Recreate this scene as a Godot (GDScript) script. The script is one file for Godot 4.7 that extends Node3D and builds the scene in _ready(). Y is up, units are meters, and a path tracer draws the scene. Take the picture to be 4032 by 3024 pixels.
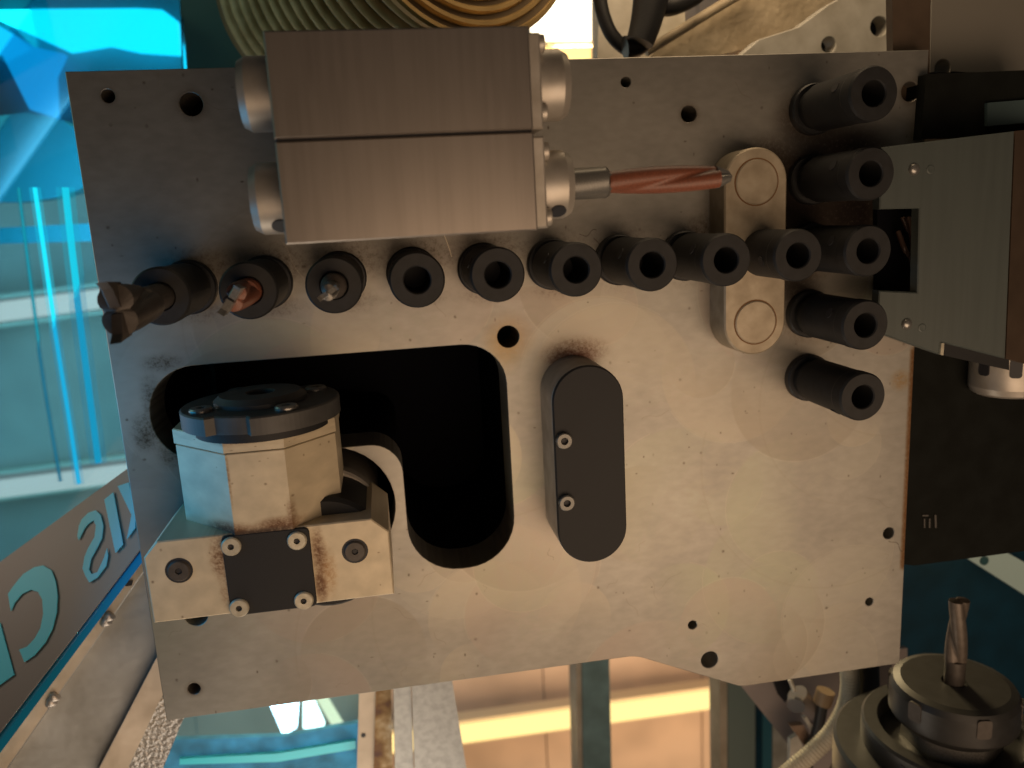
extends Node3D
# Everything is laid out in millimetres of the boring head: u to the right, v across the head, w down from the base plate's underside.
# The plate hangs 1 m up and is seen from below: P() turns (u, v, w) into world metres, y up.

func V(u: float, v: float, w: float) -> Vector3:
	return Vector3(u, v, w)

func P(p: Vector3) -> Vector3:
	return Vector3(p.x, 1000.0 - p.z, -p.y) * 0.001

class Geo:
	var t := PackedVector3Array()   # triangle corners, uvw millimetres
	var g := PackedInt32Array()     # smoothing group of each triangle, 0 is flat
	func tri(a: Vector3, b: Vector3, c: Vector3, s := 0) -> void:
		t.append(a); t.append(b); t.append(c); g.append(s)
	func quad(a: Vector3, b: Vector3, c: Vector3, d: Vector3, s := 0) -> void:
		tri(a, b, c, s); tri(a, c, d, s)
	func seal(from: int) -> void:   # turn the triangles added since so that they face outwards
		var vol := 0.0
		var m := Vector3.ZERO
		for i in range(from, t.size()):
			m += t[i]
		m /= maxf(1.0, t.size() - from)
		for i in range(from, t.size(), 3):
			vol += (t[i] - m).dot((t[i + 1] - m).cross(t[i + 2] - m))
		if vol < 0.0:
			for i in range(from, t.size(), 3):
				var k := t[i + 1]
				t[i + 1] = t[i + 2]
				t[i + 2] = k

var org := Vector3.ZERO
var names := {}
var M := {}
var rng := RandomNumberGenerator.new()

func numbered(called: String) -> String:
	names[called] = names.get(called, 0) + 1
	return called if names[called] == 1 else "%s_%03d" % [called, names[called] - 1]

func thing(called: String, label: String, category: String, base: Vector3, group := "", kind := "") -> Node3D:
	var o := Node3D.new()
	o.name = numbered(called)
	add_child(o)
	org = P(base)
	o.position = org
	o.set_meta("label", label)
	if kind:
		o.set_meta("kind", kind)
	else:
		o.set_meta("category", category)
	if group:
		o.set_meta("group", group)
	return o

func put(g: Geo, called: String, m: Material, parent: Node3D, uvr := Rect2()) -> MeshInstance3D:
	var st := SurfaceTool.new()
	st.begin(Mesh.PRIMITIVE_TRIANGLES)
	for i in g.g.size():
		st.set_smooth_group(-1 if g.g[i] == 0 else g.g[i])
		for k in 3:
			var p := g.t[i * 3 + k]
			if uvr.size.x > 0.0:
				st.set_uv(Vector2((p.x - uvr.position.x) / uvr.size.x, (p.y - uvr.position.y) / uvr.size.y))
			else:
				st.set_uv(Vector2(p.x + p.z * 0.31, p.y + p.z * 0.37) * 0.02)
			st.add_vertex(P(p) - org)
	st.generate_normals()
	var o := MeshInstance3D.new()
	o.mesh = st.commit()
	o.material_override = null
	o.mesh.surface_set_material(0, m)
	o.name = called
	parent.add_child(o, true)
	return o

# --- frames and outlines -------------------------------------------------------------------------
func fw(o: Vector3) -> Array:        # outline in (u, v), height along w
	return [o, Vector3(1, 0, 0), Vector3(0, 1, 0), Vector3(0, 0, 1)]

func along(o: Vector3, c: Vector3, a := Vector3(0, 0, 1)) -> Array:   # height along any direction
	c = c.normalized()
	a = (a - c * a.dot(c)).normalized()
	return [o, a, c.cross(a), c]

func at(f: Array, x: float, y: float, z: float) -> Vector3:
	return f[0] + f[1] * x + f[2] * y + f[3] * z

func area(p: PackedVector2Array) -> float:
	var s := 0.0
	for i in p.size():
		s += p[i].cross(p[(i + 1) % p.size()])
	return s * 0.5

func inset(p: PackedVector2Array, b: float) -> PackedVector2Array:   # b > 0 shrinks
	var out := PackedVector2Array()
	var sgn := signf(area(p))
	var n := p.size()
	for i in n:
		var d1 := (p[i] - p[(i + n - 1) % n]).normalized()
		var d2 := (p[(i + 1) % n] - p[i]).normalized()
		var n1 := Vector2(-d1.y, d1.x) * sgn
		var n2 := Vector2(-d2.y, d2.x) * sgn
		var mm := n1 + n2
		out.append(p[i] + mm * (b / maxf(0.35, mm.dot(n1))))
	return out

func fillet(p: Array, r: Array, seg := 6) -> PackedVector2Array:
	var out := PackedVector2Array()
	var n := p.size()
	for i in n:
		var b: Vector2 = p[i]
		var rr: float = r[i % r.size()]
		if rr <= 0.0:
			out.append(b)
			continue
		var d1: Vector2 = (p[(i + n - 1) % n] - b).normalized()
		var d2: Vector2 = (p[(i + 1) % n] - b).normalized()
		var half := acos(clampf(d1.dot(d2), -1.0, 1.0)) * 0.5
		var c := b + (d1 + d2).normalized() * rr / sin(half)
		var s := b + d1 * rr / tan(half) - c
		var e := b + d2 * rr / tan(half) - c
		var turn := s.angle_to(e)
		for k in seg + 1:
			out.append(c + s.rotated(turn * k / seg))
	return out

func rrect(a: Vector2, b: Vector2, r: float, seg := 6) -> PackedVector2Array:
	return fillet([a, Vector2(b.x, a.y), b, Vector2(a.x, b.y)], [r], seg)

func ring(c: Vector2, r: float, n := 28) -> PackedVector2Array:
	var out := PackedVector2Array()
	for i in n:
		out.append(c + Vector2.from_angle(TAU * i / n) * r)
	return out

func dense(p: PackedVector2Array, step: float) -> PackedVector2Array:
	var out := PackedVector2Array()
	for i in p.size():
		var q := p[(i + 1) % p.size()]
		var k := maxi(1, int(ceil(p[i].distance_to(q) / step)))
		for j in k:
			out.append(p[i].lerp(q, float(j) / k))
	return out

# --- solids ------------------------------------------------------------------------------------
func prism(g: Geo, f: Array, poly: PackedVector2Array, z0: float, z1: float, bevel := 0.0, smooth := 0) -> void:
	var from := g.t.size()
	var top := inset(poly, bevel) if bevel > 0.0 else poly
	var n := poly.size()
	for i in n:
		var a := poly[i]
		var b := poly[(i + 1) % n]
		g.quad(at(f, a.x, a.y, z0), at(f, b.x, b.y, z0), at(f, b.x, b.y, z1 - bevel), at(f, a.x, a.y, z1 - bevel), smooth)
		if bevel > 0.0:
			var c := top[i]
			var d := top[(i + 1) % n]
			g.quad(at(f, a.x, a.y, z1 - bevel), at(f, b.x, b.y, z1 - bevel), at(f, d.x, d.y, z1), at(f, c.x, c.y, z1), 0)
	var ix := Geometry2D.triangulate_polygon(top)
	var w := signf(area(poly))
	for i in range(0, ix.size(), 3):
		var q := [top[ix[i]], top[ix[i + 1]], top[ix[i + 2]]]
		if signf((q[1] - q[0]).cross(q[2] - q[0])) != w:
			q.reverse()
		g.tri(at(f, q[0].x, q[0].y, z1), at(f, q[1].x, q[1].y, z1), at(f, q[2].x, q[2].y, z1))
	ix = Geometry2D.triangulate_polygon(poly)
	for i in range(0, ix.size(), 3):
		var q := [poly[ix[i]], poly[ix[i + 1]], poly[ix[i + 2]]]
		if signf((q[1] - q[0]).cross(q[2] - q[0])) == w:
			q.reverse()
		g.tri(at(f, q[0].x, q[0].y, z0), at(f, q[1].x, q[1].y, z0), at(f, q[2].x, q[2].y, z0))
	g.seal(from)

func slab(g: Geo, outline: PackedVector2Array, holes: Array, w0: float, w1: float, bevel := 0.5, step := 7.0) -> void:
	# a plate with holes through it, face down at w1; every edge broken by a small chamfer
	var from := g.t.size()
	var rims := [dense(outline, step)]
	for h in holes:
		rims.append(dense(h, step))
	var inner := []
	var pts := PackedVector2Array()
	for k in rims.size():
		var r: PackedVector2Array = inset(rims[k], bevel if k == 0 else -bevel)
		inner.append(r)
		pts.append_array(r)
	for side in 2:
		var ix := Geometry2D.triangulate_delaunay(pts)
		for i in range(0, ix.size(), 3):
			var a := pts[ix[i]]
			var b := pts[ix[i + 1]]
			var c := pts[ix[i + 2]]
			var m := (a + b + c) / 3.0
			if absf((b - a).cross(c - a)) < 1e-4 or not Geometry2D.is_point_in_polygon(m, inner[0]):
				continue
			var inside := true
			for k in range(1, inner.size()):
				if Geometry2D.is_point_in_polygon(m, inner[k]):
					inside = false
			if inside:
				var w := w1 if side == 0 else w0
				if ((b - a).cross(c - a) > 0.0) == (side == 0):
					g.tri(V(a.x, a.y, w), V(b.x, b.y, w), V(c.x, c.y, w))
				else:
					g.tri(V(a.x, a.y, w), V(c.x, c.y, w), V(b.x, b.y, w))
	for k in rims.size():
		var r: PackedVector2Array = rims[k]
		var q: PackedVector2Array = inner[k]
		var pos := (area(r) > 0.0) == (k == 0)
		for i in r.size():
			var j := (i + 1) % r.size()
			var ring3 := [[V(q[i].x, q[i].y, w0), V(q[j].x, q[j].y, w0)], [V(r[i].x, r[i].y, w0 + bevel), V(r[j].x, r[j].y, w0 + bevel)], [V(r[i].x, r[i].y, w1 - bevel), V(r[j].x, r[j].y, w1 - bevel)], [V(q[i].x, q[i].y, w1), V(q[j].x, q[j].y, w1)]]
			for s in 3:
				var A: Vector3 = ring3[s][0]
				var B: Vector3 = ring3[s][1]
				var C: Vector3 = ring3[s + 1][1]
				var D: Vector3 = ring3[s + 1][0]
				if pos:
					g.quad(A, B, C, D)
				else:
					g.quad(B, A, D, C)
	g.seal(from)

func lathe(g: Geo, f: Array, prof: Array, n := 32, smooth_all := false, wave := 0.0, waves := 0) -> void:
	# prof: Vector2(radius, height), from one end to the other
	var from := g.t.size()
	for k in prof.size() - 1:
		var a: Vector2 = prof[k]
		var b: Vector2 = prof[k + 1]
		for i in n:
			var x := TAU * i / n
			var y := TAU * (i + 1) / n
			var ra := 1.0 + wave * (0.5 - 0.5 * cos(x * waves))
			var rb := 1.0 + wave * (0.5 - 0.5 * cos(y * waves))
			var p := at(f, cos(x) * a.x * ra, sin(x) * a.x * ra, a.y)
			var q := at(f, cos(y) * a.x * rb, sin(y) * a.x * rb, a.y)
			var r := at(f, cos(y) * b.x * rb, sin(y) * b.x * rb, b.y)
			var s := at(f, cos(x) * b.x * ra, sin(x) * b.x * ra, b.y)
			var grp := 1 if smooth_all else k + 1
			if a.x > 0.0:
				g.tri(p, q, r, grp) if b.x > 0.0 else g.tri(p, q, s, grp)
				if b.x > 0.0:
					g.tri(p, r, s, grp)
			elif b.x > 0.0:
				g.tri(p, r, s, grp)
	g.seal(from)

func tube(g: Geo, pts: Array, radius: float, n := 12, rib := 0.0, pitch := 4.0, tip := 1.0, steps := 0) -> void:
	# a hose along a smooth curve; rib > 0 makes it corrugated
	var curve := Curve3D.new()
	curve.bake_interval = 0.5
	for i in pts.size():
		var h := Vector3.ZERO
		if i > 0 and i < pts.size() - 1:
			h = (pts[i + 1] - pts[i - 1]) / 6.0
		curve.add_point(pts[i], -h, h)
	var length := curve.get_baked_length()
	var count := maxi(steps, int(length / (pitch / 5.0)) if rib > 0.0 else 24)
	var from := g.t.size()
	var prev := PackedVector3Array()
	var up := Vector3(0.31, 0.87, 0.21)
	for k in count + 1:
		var s := length * k / count
		var c := curve.sample_baked(s, true)
		var d := (curve.sample_baked(minf(length, s + 0.6), true) - curve.sample_baked(maxf(0.0, s - 0.6), true)).normalized()
		up = (up - d * up.dot(d)).normalized()
		var side := d.cross(up)
		var r := lerpf(radius, radius * tip, float(k) / count)
		if rib > 0.0:
			r += rib * pow(absf(cos(PI * s / pitch)), 0.7) - rib
		var now := PackedVector3Array()
		for i in n:
			now.append(c + (up * cos(TAU * i / n) + side * sin(TAU * i / n)) * r)
		if k > 0:
			for i in n:
				var j := (i + 1) % n
				g.quad(prev[i], prev[j], now[j], now[i], 1)
		if k == 0 or k == count:
			for i in n:
				if k == 0:
					g.tri(c, now[(i + 1) % n], now[i], 2)
				else:
					g.tri(c, now[i], now[(i + 1) % n], 3)
		prev = now
	g.seal(from)

func twist(g: Geo, f: Array, prof: PackedVector2Array, length: float, turns: float, steps := 30, taper := 1.0) -> void:
	# a fluted tool: a section that turns as it goes
	var from := g.t.size()
	var n := prof.size()
	for k in steps:
		for i in n:
			var j := (i + 1) % n
			var c := []
			for q in [[i, k], [j, k], [j, k + 1], [i, k + 1]]:
				var s := float(q[1]) / steps
				var p: Vector2 = prof[q[0]].rotated(TAU * turns * s) * lerpf(1.0, taper, s)
				c.append(at(f, p.x, p.y, length * s))
			g.quad(c[0], c[1], c[2], c[3], 1)
	for e in 2:
		for i in n:
			var a: Vector2 = prof[i].rotated(TAU * turns * e) * (taper if e == 1 else 1.0)
			var b: Vector2 = prof[(i + 1) % n].rotated(TAU * turns * e) * (taper if e == 1 else 1.0)
			var z := length * e + (1.2 if e == 1 else 0.0)
			if e == 1:
				g.tri(at(f, 0, 0, z), at(f, a.x, a.y, length), at(f, b.x, b.y, length))
			else:
				g.tri(at(f, 0, 0, 0), at(f, b.x, b.y, 0), at(f, a.x, a.y, 0))
	g.seal(from)

func two_lobes(r: float, core: float, n := 20) -> PackedVector2Array:
	var out := PackedVector2Array()
	for i in n:
		var x := TAU * i / n
		out.append(Vector2.from_angle(x) * lerpf(core, r, pow(absf(cos(x)), 0.8)))
	return out

func sheet(g: Geo, pts: Array, thick: Vector3) -> void:   # a flat polygon anywhere, given a thickness
	var from := g.t.size()
	var x: Vector3 = (pts[1] - pts[0]).normalized()
	var nrm: Vector3 = (pts[1] - pts[0]).cross(pts[pts.size() - 1] - pts[0]).normalized()
	var y := nrm.cross(x)
	var flat := PackedVector2Array()
	for p in pts:
		flat.append(Vector2((p - pts[0]).dot(x), (p - pts[0]).dot(y)))
	var ix := Geometry2D.triangulate_polygon(flat)
	var w := signf(area(flat))
	for i in range(0, ix.size(), 3):
		var q := [ix[i], ix[i + 1], ix[i + 2]]
		if signf((flat[q[1]] - flat[q[0]]).cross(flat[q[2]] - flat[q[0]])) != w:
			q.reverse()
		g.tri(pts[q[0]], pts[q[1]], pts[q[2]])
		g.tri(pts[q[0]] + thick, pts[q[2]] + thick, pts[q[1]] + thick)
	for i in pts.size():
		var j := (i + 1) % pts.size()
		g.quad(pts[j], pts[i], pts[i] + thick, pts[j] + thick)
	g.seal(from)

func hexa(g: Geo, a: Vector3, b: Vector3) -> void:   # an upright box between two corners
	prism(g, fw(Vector3.ZERO), PackedVector2Array([Vector2(a.x, a.y), Vector2(b.x, a.y), Vector2(b.x, b.y), Vector2(a.x, b.y)]), minf(a.z, b.z), maxf(a.z, b.z), 0.4)

# --- materials ---------------------------------------------------------------------------------
func lin(r: float, g: float, b: float, a := 1.0) -> Color:
	var c := Color(r, g, b).linear_to_srgb()
	c.a = a
	return c

func noise_image(w: int, h: int, freq: float, oct: int, sd: int) -> Image:
	var n := FastNoiseLite.new()
	n.noise_type = FastNoiseLite.TYPE_SIMPLEX_SMOOTH
	n.seed = sd
	n.frequency = freq
	n.fractal_octaves = oct
	return n.get_seamless_image(w, h, false, false, 0.1)

func greys(im: Image, lo: float, hi: float, power := 1.0, warm := 0.0) -> ImageTexture:
	im.convert(Image.FORMAT_L8)
	var d := im.get_data()
	var out := PackedByteArray()
	out.resize(d.size() * 3)
	for i in d.size():
		var x := lerpf(lo, hi, pow(d[i] / 255.0, power))
		var dim := (hi - x) * warm
		out[i * 3] = clampi(int(255.0 * x), 0, 255)
		out[i * 3 + 1] = clampi(int(255.0 * (x - dim * 0.35)), 0, 255)
		out[i * 3 + 2] = clampi(int(255.0 * (x - dim)), 0, 255)
	return ImageTexture.create_from_image(Image.create_from_data(im.get_width(), im.get_height(), false, Image.FORMAT_RGB8, out))

func streaks(across: int, sd: int, lo: float, hi: float) -> ImageTexture:
	var im := noise_image(512, across, 0.05, 4, sd)
	im.resize(512, 512, Image.INTERPOLATE_CUBIC)
	return greys(im, lo, hi)

func mat(c: Color, rough: float, metal: float, tex: Texture2D = null, scale := 8.0, bump: Texture2D = null, depth := 0.0) -> StandardMaterial3D:
	var m := StandardMaterial3D.new()
	m.albedo_color = c
	m.roughness = rough
	m.metallic = metal
	if tex:
		m.albedo_texture = tex
		m.uv1_triplanar = true
		m.uv1_world_triplanar = true
		m.uv1_scale = Vector3.ONE * scale
	if bump:
		m.heightmap_enabled = false
		m.normal_enabled = true
		m.normal_texture = bump
		m.normal_scale = depth
		m.uv1_triplanar = true
		m.uv1_world_triplanar = true
		m.uv1_scale = Vector3.ONE * scale
	return m

func glow(c: Color, energy: float) -> StandardMaterial3D:
	var m := StandardMaterial3D.new()
	m.albedo_color = Color(0.1, 0.1, 0.1)
	m.emission_enabled = true
	m.emission = c
	m.emission_energy_multiplier = energy
	return m

func acrylic(c: Color, rough: float) -> StandardMaterial3D:
	var m := StandardMaterial3D.new()
	m.transparency = BaseMaterial3D.TRANSPARENCY_ALPHA
	m.refraction_enabled = true
	m.refraction_scale = 0.004
	m.albedo_color = c
	m.roughness = rough
	return m

func film(c: Color) -> StandardMaterial3D:
	var m := StandardMaterial3D.new()
	m.transparency = BaseMaterial3D.TRANSPARENCY_ALPHA
	m.albedo_color = c
	m.roughness = 0.6
	return m

# --- wear and a patch of shade painted on surfaces that have a texture of their own -------------------------------------
var grain: Image

func blend(im: Image, x: int, y: int, c: Color, a: float) -> void:
	if x >= 0 and y >= 0 and x < im.get_width() and y < im.get_height():
		im.set_pixel(x, y, im.get_pixel(x, y).lerp(c, clampf(a, 0.0, 1.0)))

func splat(im: Image, cx: float, cy: float, rx: float, ry: float, c: Color, amount: float, gate := 0.45) -> void:
	for y in range(int(cy - ry), int(cy + ry) + 1):
		for x in range(int(cx - rx), int(cx + rx) + 1):
			var d := Vector2((x - cx) / rx, (y - cy) / ry).length()
			if d < 1.0:
				var n := grain.get_pixel(posmod(x * 2, 512), posmod(y * 2, 512)).r
				var n2 := grain.get_pixel(posmod(x * 5 + 91, 512), posmod(y * 5 + 37, 512)).r
				blend(im, x, y, c, amount * smoothstep(1.0, 0.1, d) * (0.30 + 0.75 * smoothstep(gate - 0.25, gate + 0.35, n * 0.55 + n2 * 0.45)))

func scratch(im: Image, p: Vector2, q: Vector2, c: Color, a: float, wob := 2.0) -> void:
	var k := int(p.distance_to(q))
	var nrm := (q - p).normalized().orthogonal()
	for i in k + 1:
		var s := float(i) / maxi(1, k)
		var z := p.lerp(q, s) + nrm * sin(s * 7.0 + p.x) * wob
		blend(im, int(z.x), int(z.y), c, a)
		blend(im, int(z.x) + 1, int(z.y), c, a * 0.5)

func arc(im: Image, c: Vector2, r: float, a0: float, a1: float, col: Color, amount: float, thick: int) -> void:
	var k := int(absf(a1 - a0) * r)
	for i in k:
		var x := lerpf(a0, a1, float(i) / k)
		for t in thick:
			var z := c + Vector2.from_angle(x) * (r + t)
			blend(im, int(z.x), int(z.y), col, amount * (1.0 - float(t) / thick))

func disc(im: Image, c: Vector2, r: float, col: Color, amount: float, cut: float) -> void:
	# the footprint of a polishing pad: a crisp rim on one side that dies away to the other
	var way := Vector2.from_angle(cut)
	for y in range(int(c.y - r), int(c.y + r) + 1):
		for x in range(int(c.x - r), int(c.x + r) + 1):
			var d := (Vector2(x, y) - c) / r
			if d.length() < 1.0:
				blend(im, x, y, col, amount * smoothstep(1.0, 0.97, d.length()) * smoothstep(-0.5, 0.9, d.dot(way)))

func plate_picture() -> ImageTexture:
	# 4 pixels a millimetre: ground aluminium with polishing swirls, dust, oil, rust stains and one patch of painted shade
	var w := 1540
	var h := 1284
	var n1 := noise_image(w, h, 0.004, 4, 3)
	var n2 := noise_image(w / 2, h, 0.05, 3, 4)
	n1.convert(Image.FORMAT_L8)
	n2.resize(w, h, Image.INTERPOLATE_BILINEAR)
	n2.convert(Image.FORMAT_L8)
	var a := n1.get_data()
	var b := n2.get_data()
	var d := PackedByteArray()
	d.resize(w * h * 3)
	for i in w * h:
		var x := 0.565 + (a[i] - 128) * 0.00028 + (b[i] - 128) * 0.00020
		d[i * 3] = int(255.0 * x)
		d[i * 3 + 1] = int(250.5 * x)
		d[i * 3 + 2] = int(239.0 * x)
	var im := Image.create_from_data(w, h, false, Image.FORMAT_RGB8, d)
	var px := func(u: float, v: float) -> Vector2: return Vector2((u + 197.0) * 4.0, (v + 89.5) * 4.0)
	var tints := [Color(0.65, 0.62, 0.56), Color(0.58, 0.59, 0.52), Color(0.60, 0.555, 0.52), Color(0.52, 0.49, 0.44), Color(0.62, 0.61, 0.57)]
	for i in 90:   # polishing swirls
		var c: Vector2 = px.call(rng.randf_range(-195, 185), rng.randf_range(5, 230))
		var r := rng.randf_range(60, 170)
		var a0 := rng.randf_range(0, TAU)
		disc(im, c, r, tints[i % 5], rng.randf_range(0.30, 0.62), a0 + 1.0)
		arc(im, c, r - 1, a0, a0 + rng.randf_range(0.8, 2.2), Color(0.72, 0.69, 0.62), 0.22, 3)
	for i in 14:
		var c: Vector2 = px.call(rng.randf_range(-190, 180), rng.randf_range(-80, 200))
		arc(im, c, rng.randf_range(120, 300), rng.randf_range(0, TAU), rng.randf_range(0, TAU), Color(0.48, 0.44, 0.38), 0.12, 5)
	var dirt := Color(0.19, 0.14, 0.10)
	var rust := Color(0.54, 0.37, 0.15)
	for i in 10:   # dust packed round the row of chucks
		var p: Vector2 = px.call(-160 + 32 * i, 0)
		splat(im, p.x + 20, p.y - 30, 95, 55, dirt, 0.6 if i < 5 else 0.3, 0.55)
		splat(im, p.x + 10, p.y + 42, 75, 32, dirt, 0.5 if i < 6 else 0.2, 0.58)
	for i in 5:
		var p: Vector2 = px.call(128, -64 + 32 * i)
		splat(im, p.x, p.y + 8, 90, 70, Color(0.25, 0.17, 0.11), 0.5 if i != 4 else 0.15, 0.40)
	splat(im, px.call(10, 43).x, px.call(0, 42).y, 85, 38, Color(0.26, 0.15, 0.09), 0.75, 0.47)
	splat(im, px.call(8, 43).x, px.call(0, 45).y, 60, 24, Color(0.30, 0.16, 0.12), 0.8, 0.35)
	var hp: Vector2 = px.call(-22, 32)
	splat(im, hp.x, hp.y, 66, 60, rust, 0.26, 0.20)
	splat(im, hp.x - 8, hp.y + 25, 48, 60, Color(0.56, 0.42, 0.19), 0.24, 0.2)
	for q in [[67.4, -64.2, 26.0], [-149.9, -75.3, 34.0], [-182, -79.5, 18.0], [178, -70, 30.0], [-182.6, 189.8, 22.0]]:
		var s: Vector2 = px.call(q[0], q[1])
		splat(im, s.x, s.y, q[2], q[2], Color(0.22, 0.16, 0.11), 0.55, 0.25)
	for q in [[-186, 62, 40.0, 50.0], [-182, 48, 26.0, 60.0], [-176, 32, 46.0, 22.0], [-178, 74, 30.0, 34.0], [-188, 66, 22.0, 24.0]]:
		var s: Vector2 = px.call(q[0], q[1])
		splat(im, s.x, s.y, q[2], q[3], Color(0.19, 0.16, 0.12), 0.75, 0.55)
	splat(im, px.call(180, 70).x, px.call(0, 70).y, 30, 30, rust, 0.5, 0.4)
	for i in 60:   # a rust brown edge down the right side
		var s: Vector2 = px.call(186.5, 55 + i * 2.0)
		splat(im, s.x, s.y, 12, 14, Color(0.36, 0.22, 0.09), 0.6, 0.25)
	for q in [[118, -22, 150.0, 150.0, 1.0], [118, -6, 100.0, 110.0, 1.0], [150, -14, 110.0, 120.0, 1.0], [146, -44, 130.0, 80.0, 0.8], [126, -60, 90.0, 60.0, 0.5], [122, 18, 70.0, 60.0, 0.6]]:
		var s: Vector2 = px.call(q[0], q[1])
		splat(im, s.x, s.y, q[2], q[3], Color(0.10, 0.065, 0.045), q[4], 0.12)  # brown stain with the shade between boss and chucks painted in
	splat(im, px.call(104, -42).x, px.call(0, -42).y, 90, 60, dirt, 0.6, 0.35)
	splat(im, px.call(74, -20).x, px.call(0, -10).y, 55, 60, dirt, 0.45, 0.5)
	for q in [[20, -10, 34, 6, 0.5], [14, -12, 22, -14, 0.5], [178, 157, 186, 164, 0.6], [-8, 140, -6, 146, 0.2]]:
		scratch(im, px.call(q[0], q[1]), px.call(q[2], q[3]), dirt, q[4], 4.0)
	scratch(im, px.call(-52, -30), px.call(-46, -6), Color(0.85, 0.8, 0.7), 0.7, 1.0)
	scratch(im, px.call(-120, -18), px.call(-112, 0), Color(0.68, 0.64, 0.58), 0.4, 2.0)
	for i in 260:   # specks
		var s: Vector2 = px.call(rng.randf_range(-195, 186), rng.randf_range(-88, 230))
		splat(im, s.x, s.y, rng.randf_range(1.5, 5), rng.randf_range(1.5, 5), dirt, rng.randf_range(0.2, 0.6), 0.3)
	for i in 40:
		var s: Vector2 = px.call(rng.randf_range(-195, 186), rng.randf_range(-88, 230))
		scratch(im, s, s + Vector2.from_angle(rng.randf() * TAU) * rng.randf_range(10, 60), Color(0.42, 0.37, 0.32), 0.22, 3.0)
	return ImageTexture.create_from_image(im)

func stained(w: int, h: int, tone: Color, marks: Array) -> StandardMaterial3D:
	# marks: [x, y, rx, ry, colour, amount, gate] in shares of the picture
	var n := noise_image(w, h, 0.02, 4, 21)
	var im := Image.create(w, h, false, Image.FORMAT_RGB8)
	for y in h:
		for x in w:
			var k := 0.93 + n.get_pixel(x, y).r * 0.12
			im.set_pixel(x, y, Color(tone.r * k, tone.g * k, tone.b * k))
	for q in marks:
		splat(im, q[0] * w, q[1] * h, q[2] * w, q[3] * h, q[4], q[5], q[6])
	for i in 14:
		var s := Vector2(rng.randf() * w, rng.randf() * h)
		splat(im, s.x, s.y, rng.randf_range(1, 4), rng.randf_range(1, 4), Color(0.25, 0.18, 0.12), 0.5, 0.3)
	var m := StandardMaterial3D.new()
	m.albedo_texture = ImageTexture.create_from_image(im)
	m.roughness = 0.5
	m.metallic = 0.25
	return m

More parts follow.
